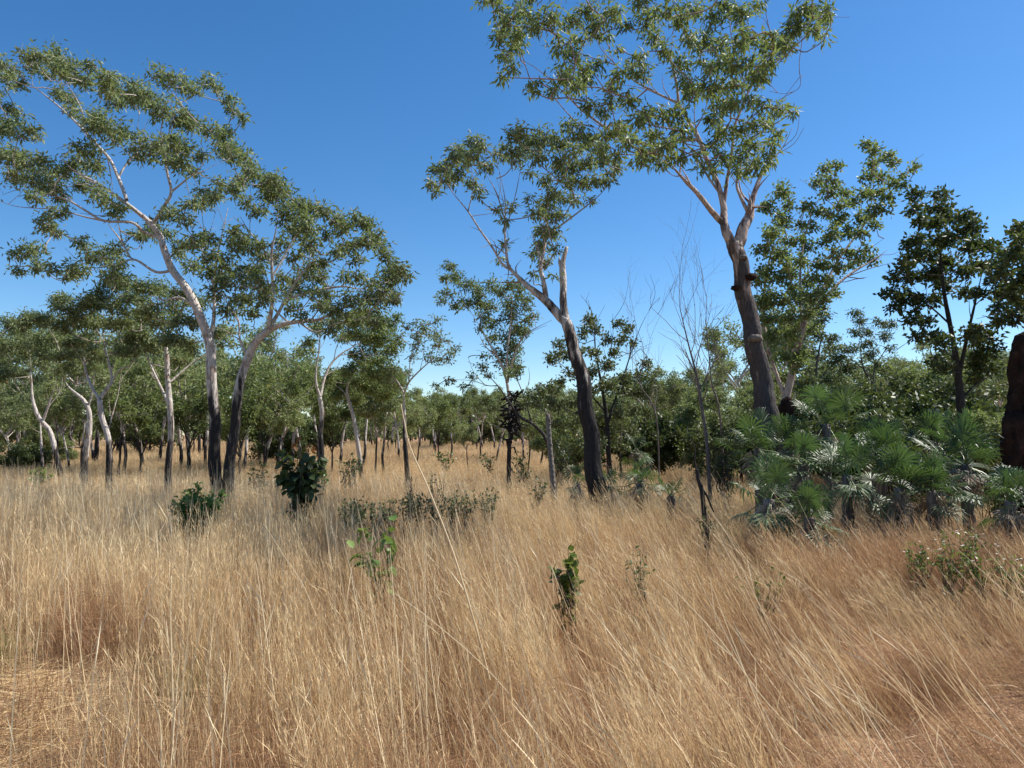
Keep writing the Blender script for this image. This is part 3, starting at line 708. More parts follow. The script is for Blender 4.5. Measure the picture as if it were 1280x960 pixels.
H.append(hero('eucalypt_tree', 12.5, [
    [(961, 535, 15.5), (957, 500, 14.2), (950, 465, 13.5), (944, 435, 13), (938, 405, 12.2), (932, 375, 11.6), (927, 345, 11.2), (922, 318, 11), (918, 302, 9.6)],
    [(921, 308, 9.5), (928, 290, 9), (934, 275, 8), (938, 262, 6.5), (941, 248, 4.8), (948, 226, 3.6), (960, 205, 2.6), (978, 185, 1.6), (990, 160, 1)],
    [(916, 306, 7.5), (909, 292, 7), (904, 277, 6), (905, 258, 4.8), (900, 240, 4.3), (892, 218, 4), (881, 192, 3.6), (873, 173, 3.3), (862, 154, 3), (848, 131, 2.5), (830, 121, 2.3), (810, 111, 2), (790, 99, 1.8), (770, 81, 1.6), (752, 62, 1.2), (744, 45, .9)],
    [(904, 279, 5), (888, 262, 4.3), (868, 238, 3.8), (853, 222, 3.4), (843, 212, 2.6)],
    [(850, 220, 1.6), (851, 205, 1.2), (853, 190, .8)],
    [(874, 174, 2.6), (850, 176, 2.6), (822, 182, 2.5), (797, 178, 2.4), (776, 171, 2.2), (752, 156, 2), (730, 140, 1.8), (710, 121, 1.5), (690, 101, 1.3), (668, 84, 1.1), (650, 74, .8)],
    [(905, 256, 3), (909, 222, 2.6), (915, 190, 2.3), (918, 160, 2.2), (925, 140, 2), (935, 116, 1.8), (946, 100, 1.7), (972, 80, 1.4), (1000, 52, 1.1), (1030, 36, .8)],
    [(848, 131, 2.2), (846, 108, 2.3), (842, 88, 2.2), (837, 70, 1.9), (826, 52, 1.6), (812, 22, 1.2), (803, -8, .9)],
    [(936, 268, 3), (926, 246, 2.6), (921, 230, 2.2), (926, 208, 1.6), (930, 180, 1)],
    [(900, 242, 2), (886, 222, 1.8), (873, 200, 1.5), (862, 188, 1)],
    [(935, 116, 1.3), (925, 85, 1.1), (915, 50, .9), (910, 15, .7)],
    [(810, 111, 1.3), (790, 125, 1), (770, 118, .8)],
    [(770, 81, 1), (740, 72, .8), (712, 60, .7), (690, 40, .6)],
    [(962, 88, 1.1), (965, 55, .9), (958, 20, .8), (955, -5, .6)],
    [(1003, 48, .6), (999, 80, .55), (1000, 108, .5), (982, 117, .5), (962, 114, .4)],
], [(640, 20, 11), (626, 14, 8), (630, 36, 9), (625, 48, 7), (650, 40, 11), (655, 15, 11), (670, 30, 11), (640, 60, 9), (630, 68, 7), (650, 55, 7), (640, 85, 7), (628, 95, 5), (670, 105, 7), (664, 115, 4), (690, 110, 7), (700, 90, 12), (715, 75, 12), (730, 90, 11),
    (720, 105, 12), (745, 80, 9), (700, 55, 11), (690, 20, 11), (715, 25, 11), (735, 15, 11), (750, 25, 12), (765, 15, 11), (780, 30, 7), (740, 40, 9), (725, 50, 7), (760, 45, 5), (770, 62, 4), (770, 95, 9), (765, 110, 7), (790, 85, 9), (805, 90, 9), (800, 70, 7),
    (785, 120, 9), (765, 125, 7), (740, 130, 9), (755, 140, 7), (770, 155, 9), (780, 165, 9), (760, 170, 9), (790, 180, 11), (810, 190, 11), (825, 200, 9), (800, 201, 7), (770, 190, 7), (755, 180, 5), (820, 165, 11), (835, 180, 11), (845, 195, 9), (850, 160, 11),
    (830, 140, 11), (810, 140, 11), (800, 150, 9), (850, 140, 9), (865, 120, 11), (860, 100, 11), (850, 80, 11), (835, 60, 9), (820, 45, 11), (810, 20, 12), (830, 15, 12), (850, 20, 12), (800, 5, 11), (870, 10, 12), (890, 20, 12), (910, 10, 11), (930, 15, 11), (945, 9, 7),
    (860, 45, 11), (880, 50, 11), (900, 55, 11), (920, 50, 12), (935, 45, 11), (900, 75, 11), (885, 80, 11), (920, 80, 12), (940, 75, 11), (880, 105, 11), (900, 105, 11), (920, 105, 11), (940, 100, 11), (950, 90, 11), (960, 75, 9), (970, 60, 9), (965, 45, 7), (985, 55, 9),
    (990, 40, 9), (1000, 30, 11), (1010, 15, 11), (1020, 35, 9), (1030, 25, 7), (1034, 10, 7), (1027, 48, 4), (1000, 10, 9), (980, 50, 7), (955, 55, 9), (895, 130, 11), (915, 130, 11), (935, 125, 9), (950, 130, 7), (965, 135, 7), (979, 135, 5), (989, 140, 4), (890, 150, 9),
    (905, 165, 11), (925, 160, 9), (945, 155, 9), (960, 150, 7), (970, 165, 7), (964, 180, 7), (940, 180, 11), (925, 190, 11), (905, 195, 9), (890, 180, 7), (880, 210, 7), (895, 214, 5), (925, 214, 9), (944, 205, 11), (958, 200, 9), (870, 190, 5),
    (700, -15, 12), (760, -22, 14), (830, -22, 14), (900, -26, 14), (960, -20, 12), (1012, -16, 12), (660, -12, 12), (603, 1, 5), (720, -50, 14), (800, -60, 16), (880, -65, 16), (950, -55, 14), (618, -6, 8)],
    'largest eucalypt, thick dark trunk and pinkish limbs, behind the fan palms', charh=5.3, bark='barkpink', leaf='eucg', DR=2.0, bias=-1.6, dens=1.2,
    leafL=0.125, leafW=0.034, droop=1.2, sides=16, extra=knots, rough=.035))

H.append(hero('broadleaf_tree', 15.5, [
    [(978, 545, 6), (982, 505, 5.4), (990, 465, 5), (998, 432, 4.6), (1005, 402, 4)],
    [(1005, 402, 3), (1028, 375, 2.5), (1058, 346, 2), (1090, 326, 1.4), (1110, 312, .8)],
    [(1008, 395, 2.6), (1030, 358, 2.3), (1050, 322, 2), (1078, 284, 1.6), (1108, 245, 1.1), (1140, 212, .6)],
    [(1003, 405, 2.4), (1000, 365, 2), (1002, 320, 1.6), (1010, 280, 1.2), (1030, 235, .7)],
    [(984, 500, 3.2), (968, 460, 2.8), (957, 425, 2.6), (955, 385, 2.4), (958, 345, 2), (968, 300, 1.5), (975, 255, 1)],
    [(1078, 284, 1), (1090, 250, .9), (1092, 205, .6)],
], [(975, 240, 9), (985, 255, 7), (960, 260, 9), (975, 275, 10), (965, 290, 11), (985, 300, 7), (955, 310, 9), (970, 320, 11), (960, 340, 11), (945, 350, 7), (975, 345, 11), (965, 370, 11), (950, 380, 9), (980, 375, 9), (960, 400, 9), (985, 395, 11), (970, 420, 11),
    (990, 420, 11), (965, 445, 9), (985, 445, 9), (1005, 440, 7), (1030, 210, 7), (1044, 208, 6), (1025, 225, 7), (1040, 225, 7), (1035, 240, 9), (1055, 240, 7), (1050, 255, 7), (1068, 250, 7), (1010, 255, 7), (1020, 265, 7), (1000, 280, 5), (1015, 285, 7), (1035, 265, 8),
    (1050, 275, 8), (1040, 290, 8), (1060, 290, 8), (1030, 300, 7), (1000, 300, 5), (1010, 310, 7), (1085, 180, 6), (1095, 190, 7), (1090, 205, 7), (1105, 195, 7), (1114, 205, 6), (1085, 220, 7), (1100, 220, 7), (1115, 225, 6), (1095, 240, 8), (1080, 240, 7), (1109, 245, 7),
    (1125, 230, 5), (1139, 210, 4), (1130, 220, 4), (1147, 208, 3), (1105, 260, 7), (1090, 265, 8), (1075, 270, 7), (1095, 280, 6), (1075, 290, 7), (1085, 310, 5), (1075, 320, 6), (1090, 325, 6), (1060, 315, 7), (1045, 315, 7), (1065, 330, 6), (1050, 335, 7), (1035, 330, 7),
    (1020, 330, 7), (1000, 330, 8), (990, 340, 8), (1010, 350, 8), (1025, 350, 8), (1040, 350, 8), (1000, 370, 9), (1015, 370, 9), (1030, 370, 8), (1045, 365, 5), (990, 360, 8), (1010, 390, 8), (1025, 385, 6), (1000, 405, 8), (985, 330, 6), (1015, 410, 7), (1000, 455, 9), (980, 470, 9)],
    'fresh green tree fanning out to the right from behind the largest eucalypt', charh=.6, bark='barkpink', leaf='eucg', DR=1.5, dens=1.55, leafL=.095, leafW=.05, droop=.4))

H.append(hero('shade_tree', 14.0, [
    [(1205, 545, 7), (1201, 505, 5.6), (1198, 475, 5), (1194, 440, 4), (1187, 405, 3.4), (1181, 370, 2.8), (1177, 335, 2.2), (1173, 295, 1.5), (1170, 262, .9)],
    [(1198, 475, 3), (1206, 435, 2.6), (1214, 400, 2.2), (1222, 365, 1.7), (1230, 330, 1)],
    [(1187, 405, 1.8), (1165, 385, 1.4), (1145, 372, 1), (1125, 360, .7)],
    [(1201, 500, 2), (1220, 480, 1.5), (1238, 470, 1)],
], [(1145, 245, 7), (1142, 260, 7), (1150, 275, 9), (1160, 262, 6), (1175, 244, 7), (1178, 258, 9), (1165, 280, 9), (1185, 275, 9), (1205, 270, 7), (1215, 275, 7), (1220, 285, 7), (1200, 290, 11), (1180, 300, 11), (1150, 300, 9), (1135, 305, 7), (1140, 320, 9), (1160, 320, 11),
    (1185, 325, 11), (1210, 310, 11), (1225, 305, 9), (1238, 310, 7), (1225, 330, 11), (1205, 340, 11), (1130, 330, 7), (1120, 345, 7), (1140, 345, 9), (1165, 345, 11), (1185, 355, 9), (1115, 365, 7), (1130, 370, 9), (1150, 375, 9), (1120, 385, 7), (1140, 395, 8), (1155, 400, 7),
    (1170, 375, 7), (1165, 420, 9), (1150, 420, 7), (1180, 430, 9), (1215, 420, 11), (1230, 420, 11), (1235, 440, 11), (1215, 450, 11), (1238, 460, 9), (1170, 450, 7), (1205, 365, 7), (1225, 365, 7), (1220, 470, 9), (1180, 460, 7)],
    'dark glossy-leaved tree with a tall dense crown near the right margin', charh=30., bark='barkdark', leaf='dark', DR=1.3, dens=2.1, leafL=.11, leafW=.055, droop=.1))

H.append(hero('shade_tree', 13.0, [
    [(1312, 580, 8), (1306, 520, 6), (1300, 460, 5), (1292, 410, 4), (1282, 370, 3), (1272, 330, 1.8), (1268, 295, 1)],
    [(1300, 460, 3), (1318, 420, 2.4), (1335, 380, 1.6)],
    [(1292, 410, 2), (1268, 395, 1.6), (1250, 372, 1)],
], [(1268, 290, 7), (1275, 300, 7), (1280, 286, 7), (1256, 320, 11), (1270, 320, 11), (1285, 320, 12), (1250, 340, 11), (1270, 345, 12), (1290, 350, 12), (1250, 365, 9), (1270, 370, 11), (1285, 380, 11), (1250, 385, 7), (1265, 395, 9), (1245, 400, 7), (1300, 330, 14), (1312, 370, 14),
    (1328, 400, 14), (1240, 350, 7), (1300, 400, 11), (1330, 350, 14), (1340, 380, 14)],
    'dark glossy-leaved tree cut off by the right margin above the termite mound', charh=30., bark='barkdark', leaf='dark', DR=1.3, dens=2.1, leafL=.11, leafW=.055, droop=.1))

H.append(hero('shade_tree', 20.0, [
    [(762, 588, 5), (760, 550, 4.5), (757, 515, 4), (752, 480, 3), (745, 445, 2), (742, 415, 1.2)],
    [(759, 530, 2.8), (772, 490, 2.2), (786, 450, 1.6), (790, 420, 1)],
    [(757, 515, 2.2), (735, 490, 1.7), (712, 465, 1.2), (695, 450, .8)],
    [(759, 540, 2), (730, 520, 1.6), (700, 510, 1)],
    [(745, 445, 1), (742, 400, .8), (735, 375, .4)],
    [(752, 480, 1), (765, 430, .8), (766, 392, .4)],
    [(786, 450, .8), (800, 410, .6), (815, 382, .3)],
], [(735, 400, 7), (745, 410, 7), (730, 415, 7), (700, 430, 6), (695, 440, 5), (715, 425, 5), (690, 450, 7), (705, 445, 7), (720, 440, 8), (740, 440, 8), (755, 425, 7), (775, 405, 6), (785, 410, 6), (780, 425, 7), (770, 440, 7), (790, 430, 5), (755, 455, 9), (735, 465, 9),
    (715, 465, 7), (700, 480, 7), (690, 485, 7), (675, 490, 7), (665, 500, 7), (690, 505, 9), (715, 500, 9), (735, 490, 9), (760, 485, 11), (780, 480, 11), (800, 470, 9), (805, 455, 7), (800, 490, 11), (815, 480, 9), (790, 510, 11), (770, 515, 11), (745, 520, 9),
    (720, 525, 9), (700, 530, 9), (810, 515, 7), (760, 545, 9), (745, 560, 9), (790, 540, 7), (780, 560, 7), (720, 555, 9), (700, 560, 9), (705, 575, 7)],
    'bushy dark tree with twigs poking from its top, directly behind the thick black leaning trunk', charh=30., bark='barkdark', leaf='grey', DR=1.7, dens=1.35, leafL=.12, leafW=.055, droop=.1))

H.append(hero('eucalypt_tree', 21.0, [
    [(1012, 560, 4), (1014, 520, 3.4), (1018, 480, 3), (1022, 450, 2.4), (1027, 420, 1.6), (1032, 400, .9)],
    [(1018, 480, 1.8), (1035, 462, 1.4), (1050, 450, .8)],
], [(1030, 398, 8), (1020, 416, 8), (1036, 422, 8), (1010, 438, 8), (1025, 445, 8), (1040, 450, 9), (1055, 462, 9), (1015, 465, 9), (1035, 475, 9), (1000, 480, 8), (1050, 485, 8)],
    'greyish small tree seen between the fanning green tree and the gap of sky', charh=2., bark='barkdark', leaf='grey', DR=1., dens=1.2))

H.append(hero('eucalypt_tree', 21.0, [
    [(1104, 560, 3.6), (1102, 525, 3), (1098, 500, 2.6), (1090, 478, 2.3), (1080, 462, 2), (1076, 440, 1.5), (1078, 410, .9)],
    [(1098, 500, 1.8), (1092, 470, 1.6), (1100, 448, 1.3), (1112, 432, .8)],
    [(1080, 462, 1.2), (1066, 450, 1), (1058, 440, .7)],
], [(1068, 390, 6), (1075, 400, 6), (1070, 414, 7), (1085, 415, 6), (1100, 402, 5), (1110, 406, 6), (1105, 420, 6), (1080, 430, 7), (1065, 435, 7), (1091, 440, 7), (1056, 445, 6), (1111, 434, 4), (1095, 455, 5)],
    'crooked little tree with sparse crown, left of the tall dark tree', charh=2., bark='barkdark', leaf='grey', DR=.8, dens=1.2))


# ------------------------------------------------------------------ bare trees
def bare_tree(name, D, stem, label, spread, depth=4, bark='twigwood', seed=3):
    r_ = np.random.default_rng(seed)
    org = np.array([GX(stem[0][0], D), D, 0.0])
    root = empty(name, org, label, 'dead tree')
    attr = barkattr(0, 6.0, 0.012)
    g = Geo(); g2 = g
    pts = np.array([P(q[0], q[1], D) for q in stem]); pts[0, 2] = -0.05
    sp = catmull(pts, 5); rr = np.linspace(stem[0][2], stem[-1][2], len(sp)) * D / F * .6
    tube(g, sp, rr, 8, attr, .05)

    def grow(p, d, ln, r, lv):
        n = 5; pp = [p]; dd = d
        for i in range(n):
            dd = nrm(dd + r_.normal(0, .13, 3) + np.array([0, 0, .06])); pp.append(pp[-1] + dd * ln / n)
        pp = np.array(pp); tube(g2, pp, np.linspace(r * .8, r * .4, n + 1), 4, attr, cap=False)
        if lv <= 0: return
        for k in range(int(r_.integers(2, 4))):
            i = int(r_.integers(1, n + 1))
            nd = nrm(dd + r_.normal(0, spread, 3))
            grow(pp[i], nd, ln * r_.uniform(.5, .8), r * .6, lv - 1)
    for i in range(len(sp) // 3, len(sp), 2):
        d = nrm(np.array([r_.normal(0, .6), r_.normal(0, .5), 1.0]))
        grow(sp[i], d, r_.uniform(.6, 1.1) * D / 13, rr[i] * .6, depth - 1)
    grow(sp[-1], np.array([0, 0, 1.]), 1.0 * D / 13, rr[-1] * .9, depth)
    g.build('trunk', M[bark], root, org)


bare_tree('dead_tree', 13.5, [(889, 600, 4.4), (884, 560, 3.4), (879, 520, 2.8), (873, 480, 2.4), (867, 455, 2), (858, 420, 1.3), (850, 385, .9)],
          'leafless dead tree with upswept twigs, left of the largest eucalypt', .42, 3, seed=5)
bare_tree('dead_tree', 17.0, [(905, 560, 2.4), (900, 520, 2.0), (890, 480, 1.5), (886, 440, 1.1), (882, 400, .8)],
          'very thin bare sapling just behind the leafless dead tree', .35, 3, seed=9)
bare_tree('dead_tree', 19.0, [(824, 560, 1.8), (820, 520, 1.5), (800, 480, 1.2), (805, 450, .8)],
          'bare spreading twigs at the right edge of the bushy dark tree', .5, 3, seed=12)


# ringed grey pole
def ringed_pole():
    D = 14.3
    org = np.array([GX(692, D), D, 0.0])
    root = empty('dead_pole', org, 'upright grey ringed dead pole standing left of the thick black leaning trunk', 'dead palm trunk')
    g = Geo(); n = 90
    top = P(686, 517, D); base = P(692, 618, D); base[2] = -.05
    t = np.linspace(0, 1, n)[:, None]
    pts = base * (1 - t) + top * t + np.stack([.02 * np.sin(t[:, 0] * 5), 0 * t[:, 0], 0 * t[:, 0]], -1)
    r = 0.060 - .012 * t[:, 0] + .0045 * np.sin(np.arange(n) * math.pi / 2.0 + .3); r[-3:] *= [.9, .7, .4]
    tube(g, pts, r, 12, lambda V, q: np.stack([np.full(len(V), 1.3), 0 * V[:, 0], 0 * V[:, 0]], -1), .03)
    for k in range(14):
        a = rng.uniform(0, 6.28); p = top + np.array([.05 * math.cos(a), .05 * math.sin(a), rng.uniform(-.25, .02)])
        tube(g, np.array([p, p + np.array([.03 * math.cos(a), .03 * math.sin(a), rng.uniform(.02, .1)])]), [.012, .003], 4, lambda V, q: np.ones((len(V), 3)) * .5)
    g.build('trunk', M['deadwood'], root, org)


ringed_pole()


# ------------------------------------------------------------------ termite mounds
def mound(px, D, h, w0, label, seed, spires):
    r_ = np.random.default_rng(seed)
    x = GX(px, D); org = np.array([x, D, 0.])
    g = Geo()
    for (dx, dy, hh, rb, rt) in spires:
        n, s = 60, 34
        V = []
        ph = r_.uniform(0, 6, 8)
        for i in range(n + 1):
            t = i / n; z = hh * t
            r = (rb - rt) * (1 - t) ** 2 + rt * math.sqrt(max(0, 1 - t ** 18)) * (1 + .10 * math.sin(7 * t + ph[4])) + 0.01
            for j in range(s):
                a = 2 * math.pi * j / s
                k = r * (1 + .16 * math.sin(3 * a + ph[0] + 2 * t) + .1 * math.sin(5 * a + ph[1] - 3 * t) + .06 * math.sin(9 * a + 14 * t + ph[2]) + .07 * math.sin(13 * a + 23 * t + ph[5]) + .08 * math.sin(4 * a - 31 * t + ph[6]) + r_.normal(0, .045))
                V.append((x + dx + k * math.cos(a) + .06 * math.sin(3 * t + ph[3]), D + dy + k * math.sin(a), z - .05 + r_.normal(0, .012)))
        Q = [(i * s + j, i * s + (j + 1) % s, (i + 1) * s + (j + 1) % s, (i + 1) * s + j) for i in range(n) for j in range(s)]
        g.add(V, None, Q)
    tag(g.build('termite_mound', M['mound'], org=org), label, 'termite mound')


mound(1279, 11.0, 3.4, .5, 'tall dark brown termite mound at the right margin beside the fan palms', 4,
      [(.10, 0, 3.42, .30, .19), (-.12, -.1, 2.2, .30, .17), (.40, .1, 2.9, .32, .24), (.05, -.25, 1.5, .5, .26), (-.3, -.05, 1.5, .3, .13)])
mound(988, 13.6, 2.2, .3, 'slim reddish termite mound half hidden beside the largest eucalypt', 6,
      [(0, 0, 2.55, .20, .13), (.14, .05, 1.9, .22, .12)])


# ------------------------------------------------------------------ fan palms
def fan_leaf(g, gp, base, d, R_, petl, nseg=20, span=R(240), droop=.5, dead=False):
    d = nrm(d); side = nrm(np.cross(d, [0, 0, 1.]) + rng.normal(0, .1, 3)); up = np.cross(side, d)
    hub = base + d * petl + np.array([0, 0, -.10 * petl])
    if gp is not None:
        twigs(gp, base[None], ((base + hub) / 2 + np.array([0, 0, .03]))[None], hub[None], .010, .006, lambda V, r: np.ones((len(V), 3)) * .3)
    ang = np.linspace(-span / 2, span / 2, nseg) + rng.normal(0, .03, nseg)
    roll = rng.normal(0, .25)
    V, Q, T = [], [], []
    for i, a in enumerate(ang):
        e = math.cos(a) * d + math.sin(a) * (side * math.cos(roll) + up * math.sin(roll))
        e = nrm(e + up * .18 * (1 - abs(a) / span))
        L = R_ * (1 - .28 * (abs(a) / (span / 2)) ** 2) * rng.uniform(.88, 1.06)
        w = R_ * .037
        s2 = nrm(np.cross(e, up)); k = len(V)
        lift = up * w * (.35 if i % 2 else -.35)
        p1 = hub + e * L * .06
        p2 = hub + e * L * .5; p3 = hub + e * L * .78 + np.array([0, 0, -droop * .12 * L]); p4 = hub + e * L + np.array([0, 0, -droop * .42 * L * rng.uniform(.5, 1.5)])
        V += [p1, p2 - s2 * w, p2 + lift * .8, p2 + s2 * w, p3 - s2 * w * .62, p3 + s2 * w * .62, p4]
        T += [(k, k + 2, k + 1), (k, k + 3, k + 2), (k + 4, k + 5, k + 6), (k + 1, k + 2, k + 4), (k + 2, k + 5, k + 4), (k + 2, k + 3, k + 5)]
    g.add(V, T, None)


def fan_palm(px, py, D, size, label, nl=17, group=None, dead=6, leafmat='palm'):
    size *= .8; c = P(px, py, D)
    org = np.array([c[0], c[1], 0.]); org[2] = gz(org[0], org[1])
    root = empty('fan_palm', org, label, 'palm', group)
    top = c + np.array([0, 0, -size * .28]); top[2] = max(top[2], .25)
    gt = Geo(); n = 14
    t = np.linspace(0, 1, n)[:, None]
    tube(gt, org * (1 - t) + top * t + rng.normal(0, .006, (n, 3)), np.linspace(.075, .06, n) * (1 + .15 * (np.arange(n) % 2)), 9,
         lambda V, q: np.stack([np.full(len(V), .9), 0 * V[:, 0], 0 * V[:, 0]], -1), .08)
    gt.build('trunk', M['deadwood'], root, org)
    g = Geo(); gp = Geo()
    for i in range(nl):
        az = i * 2.4 + rng.uniform(-.3, .3); el = R(rng.uniform(-45, 70)) if i % 4 else R(rng.uniform(55, 88))
        d = np.array([math.cos(az) * math.cos(el), math.sin(az) * math.cos(el), math.sin(el)])
        fan_leaf(g, gp, top, d, size * rng.uniform(.65, .95), size * rng.uniform(.55, 1.1), droop=rng.uniform(.3, 1.3))
    g.build('fronds', M[leafmat], root, org, smooth=False)
    gp.build('leaf_stalks', M['palmstalk'], root, org)
    if dead:
        g = Geo()
        for i in range(dead):
            az = rng.uniform(0, 6.28); el = R(rng.uniform(-75, -35))
            d = np.array([math.cos(az) * math.cos(el), math.sin(az) * math.cos(el), math.sin(el)])
            fan_leaf(g, g, top, d, size * rng.uniform(.5, .8), size * rng.uniform(.3, .6), nseg=16, droop=1.2)
        g.build('dead_fronds', M['deadpalm'], root, org, smooth=False)


mm, nt_, oo = newmat('palm_stalk'); bb = N(nt_, 'ShaderNodeBsdfPrincipled'); bb.inputs['Base Color'].default_value = (.10, .15, .04, 1); bb.inputs['Roughness'].default_value = .45
nt_.links.new(bb.outputs[0], oo.inputs['Surface']); M['palmstalk'] = mm

PG = 'fan palms clumped at the foot of the largest eucalypt'
for (px, py, D, s, lab) in [
    (948, 552, 10.6, .52, 'upper leftmost fan palm of the clump'),
    (1032, 520, 11.2, .62, 'tallest fan palm with dark upright fronds, top of the clump'),
    (1100, 560, 10.8, .52, 'fan palm behind the middle of the clump, below the crooked little tree'),
    (1207, 570, 9.6, .60, 'bright lit fan palm with upright green fronds, next to the termite mound'),
    (1168, 545, 11.0, .5, 'fan palm behind the bright one, below the tall dark tree'),
    (962, 615, 8.8, .50, 'fan palm with drooping fronds at the lower left corner of the clump'),
    (1012, 640, 8.4, .42, 'lowest fan palm with fronds hanging into the grass in front of the clump'),
    (1058, 585, 9.4, .54, 'fan palm in the middle of the clump with shiny silvery leaflets'),
    (1125, 600, 9.2, .50, 'fan palm in front, right of the middle, with drooping shiny fronds'),
    (1165, 605, 9.0, .42, 'small fan palm in front of the bright upright one'),
    (1005, 572, 9.9, .48, 'fan palm between the raised left one and the silvery one'),
    (1262, 618, 8.2, .40, 'small fan palm half sunk in grass in front of the termite mound'),
    (1085, 550, 12.0, .48, 'fan palm at the back of the clump right of the tallest one'),
    (985, 548, 11.4, .5, 'shaded fan palm directly in front of the big trunk'),
]:
    fan_palm(px, py, D, s, lab, group=PG)
fan_palm(800, 598, 12.5, .42, 'low bright fan palm alone in the grass right of the thick black leaning trunk', nl=12, dead=9)
fan_palm(762, 603, 13.2, .36, 'small shaded fan palm touching the right side of the thick black leaning trunk', nl=9, dead=5)
fan_palm(722, 600, 13.8, .36, 'small shaded fan palm touching the left side of the thick black leaning trunk', nl=8, dead=6)
fan_palm(795, 556, 20.0, .5, 'distant fan palm at the foot of the bushy dark tree', nl=12, dead=5)
fan_palm(838, 615, 11.5, .30, 'tiny fan palm in the grass between the low bright palm and the burnt stick', nl=7, dead=2)


# ------------------------------------------------------------------ shrubs
CLEAR = []


def shrub(name, px, py, rx, ry, D, n, L, W, mat, label, cat='shrub', stems=5, group=None, big=True, droop=.0, base_py=None, gaps=.25, tip=None, stemr=.006, upright=0.0):
    c = P(px, py, D); rxm, rym = rx * D / F, ry * D / F
    org = np.array([c[0], c[1], 0.]); org[2] = gz(org[0], org[1])
    if stemr > .0035: CLEAR.append((org[0], org[1], rxm * .75, .35 + max(0.0, 1.0 - (c[2] - rym)) * 1.1))
    root = empty(name, org, label, cat, group)
    gs, gl = Geo(), Geo()
    pos, dd = [], []
    per = max(1, n // (stems * 4))
    P0, P1, P2 = [], [], []
    for s in range(stems * 4):
        q = nrm(rng.normal(0, 1, 3)) * rng.uniform(.3, 1) ** .5
        e = c + q * np.array([rxm, rxm * .8, rym])
        if s % 4 == 0 or s == 0: b0 = org + np.array([rng.normal(0, .03), rng.normal(0, .03), 0]); st = b0
        else: st = P2[-(s % 4)] * .5 + b0 * .5 + np.array([0, 0, rym * .1])
        e[2] = max(e[2], org[2] + .08)
        P0.append(st); P1.append((st + e) / 2 + rng.normal(0, .05, 3) * (rxm + rym)); P2.append(e)
        for k in range(per):
            t = rng.uniform(.45, 1.05)
            p = st * (1 - t) ** 2 + 2 * P1[-1] * t * (1 - t) + e * t * t if t < 1 else e
            pos.append(p); dd.append(nrm(rng.normal(0, 1, 3) + (e - c) / max(rxm, .05) * .5 + np.array([0, 0, upright - droop])))
    twigs(gs, np.array(P0), np.array(P1), np.array(P2), stemr, stemr * .4, lambda V, r: np.stack([np.full(len(V), 1.), np.full(len(V), .6), 0 * V[:, 0]], -1))
    pos = np.array(pos); dd = np.array(dd); m_ = len(pos)
    pos = pos + rng.normal(0, L * .2, (m_, 3)); pos[:, 2] = np.maximum(pos[:, 2], org[2] + .05)
    side = np.cross(dd, [0, 0, 1.]) + rng.normal(0, .35, (m_, 3))
    if tip is not None:
        hi = pos[:, 2] > c[2] + rym * .5
        g3 = Geo(); leaves(g3, pos[hi], dd[hi], side[hi], L * .7, W * .6, big); g3.build('new_leaves', M[tip], root, org, smooth=False)
        pos, dd, side = pos[~hi], dd[~hi], side[~hi]; m_ = len(pos)
    leaves(gl, pos, dd, side, L * rng.uniform(.6, 1.15, m_), W * rng.uniform(.7, 1.1, m_), big)
    gl.build('foliage', M[mat], root, org, smooth=True)
    gs.build('stems', M['barkdark'], root, org)
    return root


shrub('green_bush', 247, 633, 34, 30, 10.4, 2000, .085, .05, 'bush', 'rounded bright green bush in front of the pair of white trunks', stems=20, upright=.2)
shrub('big_leaved_sapling', 377, 580, 28, 32, 10.2, 460, .15, .10, 'dark', 'dark sapling with big drooping round leaves and rusty tips, left of centre', 'sapling', stems=9, droop=.8, tip='redleaf', stemr=.012)
shrub('big_leaved_sapling', 381, 636, 15, 14, 10.15, 60, .13, .09, 'dark', 'clump of big dark leaves at the foot of the rusty-tipped sapling', 'sapling', stems=4, droop=.9)
shrub('leafy_seedling', 466, 680, 34, 32, 6.6, 60, .14, .09, 'bush', 'young plant with a few large shiny leaves rising from the grass', 'seedling', stems=3, upright=.5, stemr=.004)
shrub('broad_leaved_shrub', 710, 714, 20, 29, 6.0, 210, .085, .055, 'herb', 'light green shrub with upright oval leaves in the foreground grass, right of centre', stems=6, upright=.7)
shrub('thin_weed', 800, 697, 22, 26, 6.3, 60, .05, .025, 'grey', 'thin straggly grey-green weed right of the light green shrub', 'weed', stems=5, stemr=.003)
shrub('thin_weed', 957, 722, 32, 12, 6.2, 40, .045, .03, 'herb', 'tiny yellow-green weed in the grass under the lowest fan palm', 'weed', stems=5, stemr=.003)
for i, (px, py, rx, ry, D, lab) in enumerate([
    (1150, 690, 26, 16, 6.8, 'leafy green weed with pale spots, leftmost of the patch at the right margin'),
    (1190, 694, 28, 20, 6.6, 'leafy green weed in the middle of the patch by the right margin'),
    (1228, 698, 28, 20, 6.5, 'leafy green weed right of the middle of the patch at the right margin'),
    (1265, 705, 24, 18, 6.3, 'leafy green weed at the right end of the patch, cut by the margin'),
    (1200, 672, 30, 12, 7.2, 'leafy green weed at the back of the patch at the right margin')]):
    r0 = shrub('leafy_weed', px, py, rx, ry, D, 170, .045, .028, 'herb', lab, 'weed', stems=8, group='green weeds in the patch at the right margin', stemr=.003, upright=.3)
    o = np.array(r0.location)
    for k in range(5):
        c = P(px + rng.uniform(-rx, rx), py + rng.uniform(-ry, ry * .3), D - .1)
        g = Geo(); m_ = 7; a = np.arange(m_) * 6.283 / m_
        leaves(g, np.repeat(c[None], m_, 0), np.stack([np.cos(a), np.sin(a), 0 * a + .4], -1), np.stack([-np.sin(a), np.cos(a), 0 * a], -1), .016, .012)
        g.build('pale_spot', M['offwhite_spot'], r0, o)  # small off-white rosette set among the weed leaves
